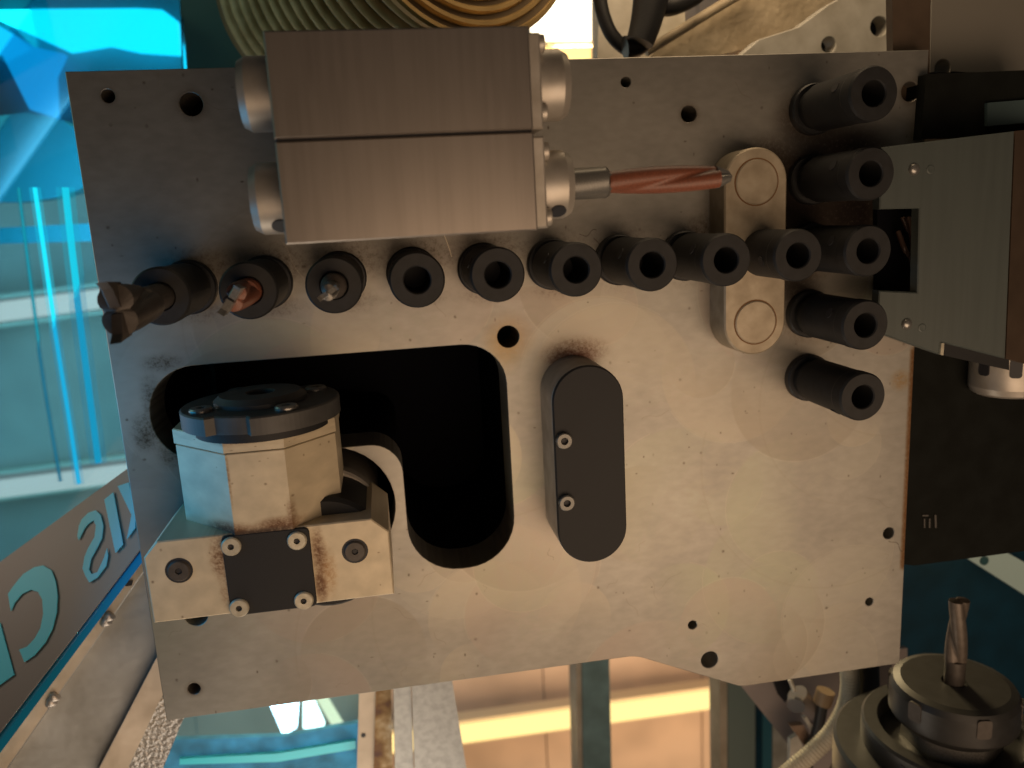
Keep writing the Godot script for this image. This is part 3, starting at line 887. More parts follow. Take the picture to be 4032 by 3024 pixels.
	sheet(g, [V(264.9, 493.7, -424.0), V(275.6, 495.3, -424.0), V(275.8, 653.2, -424.0), V(265.9, 651.4, -424.0)], V(0, 0, -30))
	put(g, "cream_edge", M.cream, o)
	g = Geo.new()
	sheet(g, [V(274.3, 492.8, -420.0), V(306.4, 497.6, -420.0), V(307.8, 655.8, -420.0), V(274.5, 649.9, -420.0)], V(0, 0, -30))
	put(g, "teal_face", mat(lin(0.20, 0.25, 0.23), 0.6, 0.0), o)
	g = Geo.new()
	sheet(g, [V(311.9, 504.2, -430.0), V(319.9, 505.4, -430.0), V(321.6, 666.0, -430.0), V(313.2, 664.5, -430.0)], V(0, 0, -30))
	put(g, "dark_gap", M.navy, o)
	g = Geo.new()
	sheet(g, [V(322.5, 508.2, -434.0), V(334.7, 510.0, -434.0), V(336.8, 671.8, -434.0), V(324.2, 669.6, -434.0)], V(0, 0, -30))
	put(g, "blue_stripe", mat(lin(0.04, 0.16, 0.22), 0.6, 0.0), o)
	g = Geo.new()
	sheet(g, [V(337.3, 512.7, -438.0), V(414.9, 524.3, -438.0), V(419.9, 689.8, -438.0), V(339.4, 675.4, -438.0)], V(0, 0, -30))
	put(g, "pale_face", M.pale, o)

# --- other parts of the machine round the head --------------------------------------------------------
func machine_behind() -> void:
	var o := thing("teal_side_wall", "dark teal machine wall between the blue window and the ribbed duct", "wall", V(-221.3, -199.2, -450.0))
	var g := Geo.new()
	sheet(g, [V(-235.2, -254.2, -450.0), V(-132.9, -253.4, -450.0), V(-146.5, -123.6, -450.0), V(-247.7, -127.1, -450.0)], V(0, 0, -30))
	put(g, "wall_face", mat(lin(0.045, 0.13, 0.14), 0.6, 0.0), o)
	# the big ribbed duct
	var path := [V(-14.8, -192.2, -110.0), V(-39.8, -191.7, -170.0), V(-74.8, -193.4, -240.0), V(-121.1, -193.1, -320.0)]
	o = thing("ribbed_duct", "wide ribbed cream suction hose with a brass end behind the top of the drill unit", "duct", path[1])
	g = Geo.new()
	tube(g, path, 69.0, 48, 0.0, 4.0, 1.0, 60)
	put(g, "hose_skin", M.duct_groove, o)
	var bend := Curve3D.new()
	for i in path.size():
		var hd := Vector3.ZERO
		if i > 0 and i < path.size() - 1:
			hd = (path[i + 1] - path[i - 1]) / 6.0
		bend.add_point(path[i], -hd, hd)
	var steps := int(bend.get_baked_length() / 15.0)
	for i in steps:
		var a := bend.sample_baked(i * 15.0 + 4.0, true)
		var b := bend.sample_baked(i * 15.0 + 6.0, true)
		g = Geo.new()
		lathe(g, along(a, b - a, V(0.1, 0.04 * sin(i * 1.7), 0)), [Vector2(67, 0), Vector2(71.2, 0.6), Vector2(73.0, 2.4), Vector2(73.4, 4.4), Vector2(72.8, 6.4), Vector2(71.0, 8.0), Vector2(67, 8.6)], 64, true)
		put(g, "rib", M.duct, o)
	g = Geo.new()
	lathe(g, along(path[0], path[0] - path[1]), [Vector2(0, -10), Vector2(69, -10), Vector2(69, -3), Vector2(0, -3)], 64)
	put(g, "hose_end", M.duct_groove, o)
	for k in 5:
		g = Geo.new()
		var rr := 72.5 - k * 7.2
		lathe(g, along(path[0], path[0] - path[1]), [Vector2(rr, -4), Vector2(rr, 0.5 + k * 0.4), Vector2(rr - 1.2, 2.6 + k * 0.4), Vector2(rr - 3.2, 2.6 + k * 0.4), Vector2(rr - 4.4, 0.5 + k * 0.4), Vector2(rr - 4.4, -4), Vector2(rr, -4)], 72)
		put(g, "brass_ring", M.brass, o)
	# casting, bracket and plate at the top
	o = thing("beige_casting", "beige sloping cast cover above the bright top edge of the plate", "casting", V(132.9, -126.9, -120.0))
	g = Geo.new()
	sheet(g, [V(82.9, -126.8, -210.0), V(86.4, -174.8, -210.0), V(147.8, -174.1, -210.0), V(147.5, -146.9, -210.0), V(113.1, -123.0, -210.0)], V(0, 0, -12))
	put(g, "back_sheet", M.pale, o)
	g = Geo.new()
	sheet(g, [V(104.7, -117.3, -170.0), V(119.2, -132.7, -170.0), V(157.7, -152.0, -170.0), V(183.5, -163.0, -170.0), V(290.6, -161.9, -170.0), V(237.0, -136.3, -170.0), V(203.7, -130.5, -170.0), V(157.7, -121.0, -170.0)], V(0, 0, -20))
	put(g, "front_slope", M.beige_cast, o)
	g = Geo.new()
	tube(g, [V(100.8, -121.6, -158.0), V(117.9, -130.7, -158.0), V(152.5, -149.1, -158.0), V(174.5, -159.9, -158.0)], 3.2, 8)
	put(g, "rolled_edge", M.beige_cast, o)
	g = Geo.new()
	sheet(g, [V(163.0, -112.6, -160.0), V(166.1, -120.5, -160.0), V(206.6, -127.7, -160.0), V(208.0, -111.5, -160.0)], V(0, 0, -12))
	put(g, "brown_recess", mat(lin(0.22, 0.13, 0.05), 0.6, 0.0), o)
	o = thing("pale_bracket", "pale bracket with two oval holes above the plate's right end", "bracket", V(217.3, -118.0, -110.0))
	g = Geo.new()
	slab(g, PackedVector2Array([Vector2(135.9, -104.0), Vector2(154.7, -117.9), Vector2(179.6, -124.4), Vector2(198.6, -136.5), Vector2(219.2, -146.5), Vector2(241.6, -146.3), Vector2(242.5, -101.5)]), [ring(Vector2(199.3, -113.8), 4.6, 20), ring(Vector2(232.0, -123.7), 5.6, 20)], -122.0, -110.0, 0.5, 12.0)
	put(g, "bracket_face", M.pale, o)
	g = Geo.new()
	sheet(g, [V(200.5, -127.1, -126.0), V(255.6, -153.1, -126.0), V(258.2, -101.2, -126.0), V(201.1, -102.7, -126.0)], V(0, 0, -4))
	put(g, "dark_backing", M.hole, o)
	o = thing("brown_guide_plate", "brown guide plate strip running up behind the plate's top right corner", "plate", V(183.2, -101.0, -8.0))
	g = Geo.new()
	sheet(g, [V(171.8, -121.7, -8.0), V(192.0, -121.5, -8.0), V(194.9, -49.2, -8.0), V(176.1, -49.9, -8.0)], V(0, 0, -5))
	put(g, "guide_face", M.brown, o)
	o = thing("grey_machine_plate", "dim grey machine plate with a dark hole in the top right corner", "plate", V(227.3, -100.7, -20.0))
	g = Geo.new()
	slab(g, PackedVector2Array([Vector2(201.1, -124.7), Vector2(264.5, -124.0), Vector2(268.5, -80.2), Vector2(202.3, -81.9)]), [ring(Vector2(209.4, -84.0), 4.3, 20)], -40.0, -20.0, 0.4, 12.0)
	put(g, "plate_face", mat(lin(0.16, 0.15, 0.13), 0.6, 0.1), o)
	o = thing("upper_black_housing", "black housing with a blue grey tab between grey plate and saw cover", "housing", V(206.7, -64.3, 6.0))
	g = Geo.new()
	sheet(g, [V(181.9, -77.5, 6.0), V(245.2, -78.0, 6.0), V(248.1, -45.8, 6.0), V(180.9, -48.3, 6.0)], V(0, 0, -70))
	put(g, "housing_face", M.blackbox, o)
	g = Geo.new()
	sheet(g, [V(213.2, -63.4, 8.0), V(244.6, -64.6, 8.0), V(245.6, -53.9, 8.0), V(214.0, -52.8, 8.0)], V(0, 0, -3))
	put(g, "tab", mat(lin(0.05, 0.08, 0.085), 0.5, 0.1), o)
	o = thing("lower_black_housing", "large black housing beside the plate's lower right edge", "housing", V(228.3, 123.0, -12.0))
	g = Geo.new()
	sheet(g, [V(185.5, 43.0, -12.0), V(273.1, 49.4, -12.0), V(285.0, 179.8, -12.0), V(202.0, 180.2, -12.0), V(193.1, 178.0, -12.0)], V(0, 0, -90))
	put(g, "housing_face", M.blackbox, o)
	g = Geo.new()
	for q in [[V(204.9, 150.3, -11.6), V(208.6, 150.7, -11.6), V(208.6, 151.5, -11.6), V(205.0, 151.1, -11.6)], [V(212.3, 151.1, -11.6), V(213.4, 151.3, -11.6), V(214.1, 159.0, -11.6), V(213.0, 158.8, -11.6)], [V(205.9, 152.6, -11.6), V(206.7, 152.7, -11.6), V(207.0, 158.1, -11.6), V(206.2, 158.0, -11.6)], [V(209.0, 152.9, -11.6), V(209.9, 153.0, -11.6), V(210.2, 158.5, -11.6), V(209.3, 158.4, -11.6)]]:
		sheet(g, q, V(0, 0, 0.3))
	put(g, "worn_mark", mat(lin(0.06, 0.055, 0.05), 0.6, 0.0), o)
	o = thing("navy_back_wall", "dark navy machine wall behind the router spindle", "wall", V(408.8, 400.0, -220.0))
	g = Geo.new()
	sheet(g, [V(301.4, 257.9, -230.0), V(559.1, 288.3, -230.0), V(595.2, 613.3, -230.0), V(311.9, 559.2, -230.0)], V(0, 0, -20))
	put(g, "wall_face", M.navy, o)
	o = thing("pale_cyan_rail", "slanting pale cyan rail with a dark hole at the right edge", "rail", V(377.6, 270.0, -150.0))
	g = Geo.new()
	sheet(g, [V(344.3, 250.4, -150.0), V(367.6, 243.7, -150.0), V(436.3, 286.1, -150.0), V(439.3, 317.8, -150.0)], V(0, 0, -10))
	put(g, "rail_face", mat(lin(0.45, 0.62, 0.62), 0.5, 0.0), o)  # rail face coloured pale cyan
	g = Geo.new()
	lathe(g, fw(V(362.6, 256.8, -149.0)), [Vector2(0, -1), Vector2(3.6, -1), Vector2(3.6, 0), Vector2(0, 0)], 16)
	put(g, "rail_hole", mat(lin(0.02, 0.08, 0.09), 0.6, 0.0), o)

# --- the base plate and its housing ---------------------------------------------------------------
func plate_and_head() -> void:
	var outline := fillet([Vector2(-197, -89.3), Vector2(187, -89.3), Vector2(187.3, 231.3), Vector2(94, 231.3), Vector2(36, 204.5), Vector2(-197, 204.5)], [0.0, 0.0, 0.0, 14.0, 22.0, 0.0], 6)
	var slot := fillet([Vector2(-184, 34.4), Vector2(-24, 34.4), Vector2(-24, 144.5), Vector2(-75.5, 144.5), Vector2(-75.5, 78), Vector2(-184, 78)], [21.0, 20.0, 24.0, 24.0, 15.0, 21.0], 9)
	var holes := [slot, ring(Vector2(-110, 107), 29.5, 40)]
	for q in [[-182.0, -79.5, 2.7], [-149.9, -75.3, 4.7], [37.8, -78.9, 2.3], [67.4, -64.2, 3.7], [-21.9, 32.2, 5.1], [178.2, -70.7, 4.6], [177.2, 153.3, 3.2], [167.5, 191.6, 2.3], [67.1, 191.3, 2.4], [76.4, 212.7, 4.7], [-182.6, 189.8, 2.9], [-176.9, 152.6, 5.2], [164.0, -92.0, 0.0]]:
		if q[2] > 0.0:
			holes.append(ring(Vector2(q[0], q[1]), q[2], 24))
	var o := thing("boring_head_plate", "large worn aluminium base plate with an L shaped cutout and bolt holes", "machine plate", V(0, 60, -25))
	var g := Geo.new()
	slab(g, outline, holes, -25.0, 0.0, 0.3, 6.0)
	put(g, "base_plate", M.plate, o, Rect2(-197, -89.5, 385, 321))
	# the black gear housing that the plate closes: walls round the cutout, a floor far inside
	g = Geo.new()
	slab(g, rrect(Vector2(-194, -86), Vector2(186.6, 201), 3.0), [inset(slot, -1.5), ring(Vector2(-110, 107), 30.5, 36)], -130.0, -25.3, 0.3, 12.0)
	put(g, "housing_wall", M.dark, o)
	g = Geo.new()
	hexa(g, V(-194, -86, -140), V(184, 201, -130.5))
	put(g, "housing_floor", M.dark, o)
	g = Geo.new()
	hexa(g, V(104, 201.4, -60), V(184, 228, -25.4))
	put(g, "housing_flange", M.dark, o)

func chucks() -> void:
	chuck(0, 0, "black drill chuck at the left end of the row, holding the forked boring bit", 2.4)
	chuck(1, 0, "black drill chuck holding the short red bit", 2.4)
	chuck(2, 0, "black drill chuck holding the small grey bit", 2.4)
	chuck(3, 0, "empty black drill chuck next to the one with the small grey bit", 3.6)
	chuck(4, 0, "empty black drill chuck above the bolt hole with the rust ring", 3.6)
	chuck(5, 0, "empty black drill chuck below the lower right corner of the drill unit", 3.6)
	chuck(6, 0, "empty black drill chuck midway between drill unit and long cream boss", 3.6)
	chuck(7, 0, "empty black drill chuck in front of the left side of the long boss", 3.6)
	chuck(8, 0, "empty black drill chuck standing before the long boss, between its two discs", 2.9)
	chuck(9, 0, "empty black drill chuck at the right end of the row, beside the saw cover notch", 3.6)
	chuck(9, -2, "empty black drill chuck topmost in the right hand column, by the plate corner", 3.6)
	chuck(9, -1, "empty black chuck second from the top of the column, by the upper rivets", 3.6)
	chuck(9, 1, "empty black drill chuck beside the saw cover's lower rivets", 3.6)
	chuck(9, 2, "empty black drill chuck lowest in the column, standing alone with a side screw", 2.1)
	# three bits in the left chucks
	var c := V(-160, 0, 49)
	var o := thing("forked_boring_bit", "large dark boring bit with two forked cutting wings in the leftmost chuck", "drill bit", c)
	var g := Geo.new()
	lathe(g, fw(c), [Vector2(0, -20), Vector2(5.0, -20), Vector2(5.0, 22), Vector2(4.4, 24), Vector2(4.0, 34), Vector2(0, 34)], 28)
	put(g, "shank", M.tool_dark, o)
	g = Geo.new()
	twist(g, [c + V(0, 0, 22), Vector3(cos(0.5), sin(0.5), 0), Vector3(-sin(0.5), cos(0.5), 0), Vector3(0, 0, 1)], two_lobes(7.4, 3.2, 24), 28, 0.16, 20, 1.12)
	put(g, "flute", M.tool_dark, o)
	for s in [0.0, PI]:
		g = Geo.new()
		var x := 0.5 + TAU * 0.16 + float(s)
		var d := Vector3(cos(x), sin(x), 0)
		prism(g, [c + V(0, 0, 40) - d.cross(Vector3(0, 0, 1)) * 1.6, d, Vector3(0, 0, 1), d.cross(Vector3(0, 0, 1))], PackedVector2Array([Vector2(0, 0), Vector2(5.0, 0), Vector2(8.6, 7), Vector2(9.4, 19), Vector2(7.0, 15.5), Vector2(1.0, 12)]), 0, 3.4, 0.3)
		put(g, "cutting_wing", M.tool_dark, o)
	g = Geo.new()
	lathe(g, fw(c + V(0, 0, 47)), [Vector2(0, 0), Vector2(1.6, 0), Vector2(0, 5)], 4)
	put(g, "centre_point", M.carbide, o)
	c = V(-128, 0, 49)
	o = thing("red_short_bit", "short red drill bit with a grey ground tip in the second chuck", "drill bit", c)
	g = Geo.new()
	lathe(g, fw(c), [Vector2(0, -20), Vector2(4.9, -20), Vector2(4.9, 2), Vector2(4.2, 4), Vector2(0, 4)], 24)
	put(g, "shank", M.red, o)
	g = Geo.new()
	twist(g, [c + V(0, 0, 2), Vector3(0.8, 0.6, 0), Vector3(-0.6, 0.8, 0), Vector3(0, 0, 1)], two_lobes(5.0, 2.4, 24), 28, 0.22, 24)
	put(g, "flute", M.red, o)
	for k in [0.0, PI]:
		g = Geo.new()
		var x := 2.2 + float(k)
		var e := Vector3(cos(x), sin(x), 0)
		prism(g, [c + V(0, 0, 26) - e.cross(Vector3(0, 0, 1)) * 1.3, e, Vector3(0, 0, 1), e.cross(Vector3(0, 0, 1))], PackedVector2Array([Vector2(0, 0), Vector2(4.6, 0), Vector2(5.0, 5), Vector2(5.4, 15), Vector2(4.0, 12), Vector2(0.4, 11)]), 0, 2.6, 0.3)
		put(g, "ground_tip", M.carbide, o)
	c = V(-96, 0, 49)
	o = thing("small_grey_bit", "small grey drill bit with a pointed tip in the third chuck", "drill bit", c)
	g = Geo.new()
	lathe(g, fw(c), [Vector2(0, -20), Vector2(4.9, -20), Vector2(4.9, 4), Vector2(4.4, 5), Vector2(2.4, 7), Vector2(2.2, 10), Vector2(0, 10)], 24)
	put(g, "shank", M.tool_dark, o)
	g = Geo.new()
	twist(g, [c + V(0, 0, 9), Vector3(1, 0, 0), Vector3(0, 1, 0), Vector3(0, 0, 1)], two_lobes(2.9, 1.1, 20), 26, 0.8, 40)
	put(g, "flute", M.carbide, o)
	for k in [0.0, PI]:
		g = Geo.new()
		var x := 2.6 + float(k)
		var e := Vector3(cos(x), sin(x), 0)
		prism(g, [c + V(0, 0, 31) - e.cross(Vector3(0, 0, 1)) * 0.9, e, Vector3(0, 0, 1), e.cross(Vector3(0, 0, 1))], PackedVector2Array([Vector2(0, 0), Vector2(2.8, 0), Vector2(3.8, 7), Vector2(2.8, 5.5), Vector2(0.3, 6.5)]), 0, 1.8, 0.2)
		put(g, "spur", M.carbide, o)

# --- the two-row horizontal drill unit --------------------------------------------------------------
func drill_unit() -> void:
	var o := thing("horizontal_drill_unit", "two stacked brushed aluminium drill blocks with round spindle noses at both ends", "drill unit", V(-66, -48, 0))
	for k in 2:
		var v0 := -78.2 if k == 0 else -47.4
		var g := Geo.new()
		prism(g, fw(Vector3.ZERO), PackedVector2Array([Vector2(-105.2, v0), Vector2(-27.4, v0), Vector2(-27.4, v0 + 29.9), Vector2(-105.2, v0 + 29.9)]), 1, 113, 0.45)
		put(g, "drill_block", M.alu, o)
		g = Geo.new()
		prism(g, fw(Vector3.ZERO), PackedVector2Array([Vector2(-27.2, v0 + 0.8), Vector2(-23.0, v0 + 0.8), Vector2(-23.0, v0 + 29.4), Vector2(-27.2, v0 + 29.4)]), 1, 108, 0.6)
		put(g, "end_plate", M.alu_plain, o)
		for q in [5.0, 26.0]:
			screw_head(V(-23, v0 + float(q) - (2.2 if k == 0 else 0.0), 101), V(1, 0, 0), 2.9, 2.6, 1.4, M.alu_plain, "end_bolt", o)
		var ax := -64.0 if k == 0 else -32.0
		for s in [-1.0, 1.0]:
			g = Geo.new()
			var x0 := -105.0 if s < 0.0 else -23.0
			lathe(g, along(V(x0, ax, 92), V(s, 0, 0)), [Vector2(0, -2), Vector2(11.4, -2), Vector2(11.4, 8.6), Vector2(10.0, 11), Vector2(5.2, 11), Vector2(5.0, 10.4), Vector2(5.0, 2), Vector2(0, 2)], 40)
			var nose := put(g, "spindle_nose", M.alu_plain, o)
			if k == 1:
				g = Geo.new()
				var d := Vector3(0, 0.78, 0.62)
				lathe(g, along(V(x0 + s * (5.4 if s > 0.0 else 2.6), ax, 92) + d * 9.5, d), [Vector2(0, 0), Vector2(2.9, 0), Vector2(2.9, 2.05), Vector2(0, 2.05)], 18)
				put(g, "set_screw", M.hole, nose)
	var seam := Geo.new()
	hexa(seam, V(-105.0, -48.9, 2), V(-27.6, -46.9, 111.6))
	put(seam, "dark_seam_strip", M.hole, o)  # dark strip added so the open gap between the blocks looks shaded
	# the red bit in the lower right spindle nose
	var c := V(-12, -32, 92)
	o = thing("red_horizontal_bit", "red spiral drill bit with a pale hexagonal shank pointing at the long boss", "drill bit", c)
	var g := Geo.new()
	lathe(g, along(c, V(1, 0, 0), V(0, 0.5, 0.86)), [Vector2(0, -8), Vector2(5.3, -8), Vector2(5.3, 13.0), Vector2(4.6, 14.2), Vector2(0, 14.2)], 6)
	put(g, "hexagonal_shank", M.bolt, o)
	g = Geo.new()
	twist(g, along(c + V(13.5, 0, 0), V(1, 0, 0)), two_lobes(4.9, 2.7, 24), 40, 0.42, 44, 0.90)
	put(g, "flute", M.red, o)
	g = Geo.new()
	twist(g, along(c + V(53, 0, 0), V(1, 0, 0), V(0, 0.9, 0.4)), two_lobes(4.3, 1.4, 20), 5, 0.06, 8, 0.5)
	put(g, "ground_tip", M.carbide, o)

# --- the angle head at the cutout -------------------------------------------------------------------
func angle_head() -> void:
	var o := thing("angle_head", "angled gear head with a dark flange disc on an eight sided aluminium body", "angle head", V(-131, 112, 0))
	var brown := Color(0.30, 0.17, 0.08)
	var tone := Color(0.75, 0.70, 0.60)
	# base block, its corners cut off
	var g := Geo.new()
	prism(g, fw(Vector3.ZERO), PackedVector2Array([Vector2(-179, 101), Vector2(-173.4, 95), Vector2(-90.2, 95), Vector2(-83.6, 101.2), Vector2(-83.6, 129), Vector2(-179, 129)]), 4, 52, 0.5)
	var block := put(g, "base_block", stained(400, 150, tone, [[0.30, 0.3, 0.06, 0.35, brown, 0.8, 0.45], [0.31, 0.7, 0.04, 0.3, brown, 0.5, 0.5], [0.69, 0.35, 0.04, 0.4, brown, 0.85, 0.4], [0.685, 0.75, 0.035, 0.3, brown, 0.9, 0.35], [0.72, 0.6, 0.05, 0.4, Color(0.5, 0.32, 0.14), 0.6, 0.45], [0.45, 0.02, 0.25, 0.12, brown, 0.7, 0.4]]), o, Rect2(-180, 94, 98, 36))
	for q in [[-166.6, 107.9], [-97.8, 108.0]]:
		g = Geo.new()
		lathe(g, fw(V(q[0], q[1], 52)), [Vector2(0, -1), Vector2(5.3, -1), Vector2(5.3, 0.1), Vector2(0, 0.1)], 28)
		put(g, "counterbore", M.hole, block)
		screw_head(V(q[0], q[1], 52.15), V(0, 0, 1), 4.4, 0.9, 1.3, M.tool_dark, "recessed_screw", o)
	g = Geo.new()
	prism(g, fw(Vector3.ZERO), rrect(Vector2(-149, 95.4), Vector2(-115, 129.6), 2.0, 3), 51.5, 53.2, 0.3)
	put(g, "cover_plate", M.anodised, o)
	for q in [[-145.4, 99.6], [-120.0, 100.2], [-145.4, 126.0], [-120.0, 126.2]]:
		screw_head(V(q[0], q[1], 53.2), V(0, 0, 1), 3.9, 1.3, 1.25, M.zinc, "button_screw", o)
	# eight sided body: outline in (u, w), height along -v
	var oct := PackedVector2Array([Vector2(-143.5, 53), Vector2(-121, 53), Vector2(-102.5, 33.5), Vector2(-102.5, 4), Vector2(-121, -10), Vector2(-143.5, -10), Vector2(-167.3, 4), Vector2(-167.3, 29)])
	var f := [V(0, 95, 0), Vector3(1, 0, 0), Vector3(0, 0, 1), Vector3(0, -1, 0)]
	g = Geo.new()
	prism(g, f, oct, -0.4, 32.8, 0.3)
	var bm := stained(256, 160, tone, [[0.33, 0.97, 0.22, 0.16, brown, 0.95, 0.3], [0.62, 0.93, 0.20, 0.14, brown, 0.9, 0.35], [0.5, 1.0, 0.4, 0.08, Color(0.16, 0.10, 0.06), 0.9, 0.2], [0.7, 0.8, 0.04, 0.25, brown, 0.5, 0.4], [0.37, 0.3, 0.012, 0.5, brown, 0.5, 0.45]])
	put(g, "gear_body", bm, o, Rect2(-168, 61, 67, 34.5))
	g = Geo.new()
	prism(g, [V(0, 61.6, 0), Vector3(1, 0, 0), Vector3(0, 0, 1), Vector3(0, -1, 0)], inset(oct, -0.5), 0, 6.2, 0.4)
	put(g, "gear_lid", stained(256, 64, tone, [[0.4, 0.1, 0.3, 0.6, brown, 0.8, 0.45], [0.3, 0.0, 0.2, 0.5, Color(0.10, 0.08, 0.07), 0.8, 0.35], [0.55, 0.0, 0.2, 0.4, Color(0.10, 0.08, 0.07), 0.8, 0.35]]), o, Rect2(-168, 55, 67, 7))
	# flange disc with notches, seen edge on
	c_disc(o)
	# round neck of the head, rising into the plate
	g = Geo.new()
	lathe(g, fw(V(-112, 110, 0)), [Vector2(0, -60), Vector2(23, -60), Vector2(23, 1), Vector2(25.6, 2), Vector2(25.6, 9), Vector2(24.6, 10), Vector2(0, 10)], 48)
	put(g, "neck", M.alu_plain, o)
	g = Geo.new()
	lathe(g, fw(V(-110, 112, 0)), [Vector2(0, 9), Vector2(24.5, 9), Vector2(24.5, 40), Vector2(23, 42), Vector2(0, 42)], 40)
	put(g, "neck_sleeve", M.anodised, o)

func c_disc(o: Node3D) -> void:
	var g := Geo.new()
	var c := V(-131, 46.2, 31)
	var f := [c, Vector3(1, 0, 0), Vector3(0, 0, 1), Vector3(0, -1, 0)]
	var poly := PackedVector2Array()
	for i in 96:
		var x := TAU * i / 96.0
		var d := absf(wrapf(x - PI * 0.60, -PI, PI))
		var d2 := absf(wrapf(x + PI * 0.40, -PI, PI))
		var r := 31.6
		if d < 0.27 or d2 < 0.27:
			r = 28.2
		poly.append(Vector2.from_angle(x) * r)
	prism(g, f, poly, -7.2, 0, 0.6)
	var disc_part := put(g, "flange_disc", M.black_dusty, o)
	g = Geo.new()
	lathe(g, f, [Vector2(0, -1), Vector2(18.6, -1), Vector2(18.6, 1.6), Vector2(16.2, 3.6), Vector2(6, 3.6), Vector2(5.4, 3.0), Vector2(5.4, 0.5), Vector2(0, 0.5)], 40)
	put(g, "hub", M.black_dusty, o)
	g = Geo.new()
	lathe(g, f, [Vector2(0, 0.4), Vector2(5.3, 0.4), Vector2(5.3, 0.9), Vector2(0, 0.9)], 6)
	put(g, "hub_socket", M.hole, o)
	g = Geo.new()
	lathe(g, f, [Vector2(0, -11), Vector2(27, -11), Vector2(27, -7), Vector2(0, -7)], 48)
	put(g, "disc_seat", M.anodised, o)
	for x in [PI * 0.83, PI * 0.33, -PI * 0.17, -PI * 0.67]:
		screw_head(c + V(cos(x) * 24.6, 0, sin(x) * 24.6), V(0, -1, 0), 4.6, 1.5, 1.7, M.steel, "disc_screw", o)

# --- boss and oval block on the plate ---------------------------------------------------------------
func boss_and_block() -> void:
	var o := thing("long_boss", "long cream raised boss with a round disc at each end", "boss", V(92.3, 0, 0))
	var g := Geo.new()
	prism(g, fw(Vector3.ZERO), rrect(Vector2(77.2, -47), Vector2(107.2, 47), 14.9, 12), -1, 17, 0.7, 1)
	put(g, "boss_body", M.plug, o)
	for s in [-1.0, 1.0]:
		g = Geo.new()
		lathe(g, fw(V(92.4, 31.8 * s, 17)), [Vector2(0, -1), Vector2(10.6, -1), Vector2(10.6, 0.12), Vector2(0, 0.12)], 36)
		put(g, "rust_ring", M.rust_ring, o)
		g = Geo.new()
		lathe(g, fw(V(92.4, 31.8 * s, 17)), [Vector2(0, -1), Vector2(10.0, -1), Vector2(10.0, 0.35), Vector2(9.5, 0.7), Vector2(0, 0.8)], 36)
		put(g, "end_disc", M.plug, o)
	o = thing("oval_block", "raised oval block with a matt black face and two socket screws", "block", V(8.3, 90, 0))
	g = Geo.new()
	var oval := rrect(Vector2(-8, 43.6), Vector2(24.6, 136.6), 16.2, 12)
	prism(g, fw(Vector3.ZERO), oval, -1, 26, 0.2, 1)
	put(g, "block_body", M.alu_plain, o)
	g = Geo.new()
	prism(g, fw(Vector3.ZERO), inset(oval, 0.15), 26.05, 28.2, 0.5, 1)
	put(g, "block_face", M.anodised, o)
	for v in [76.4, 105.5]:
		screw_head(V(-3.8, v, 28.2), V(0, 0, 1), 3.7, 2.8, 1.7, M.bolt, "socket_screw", o)

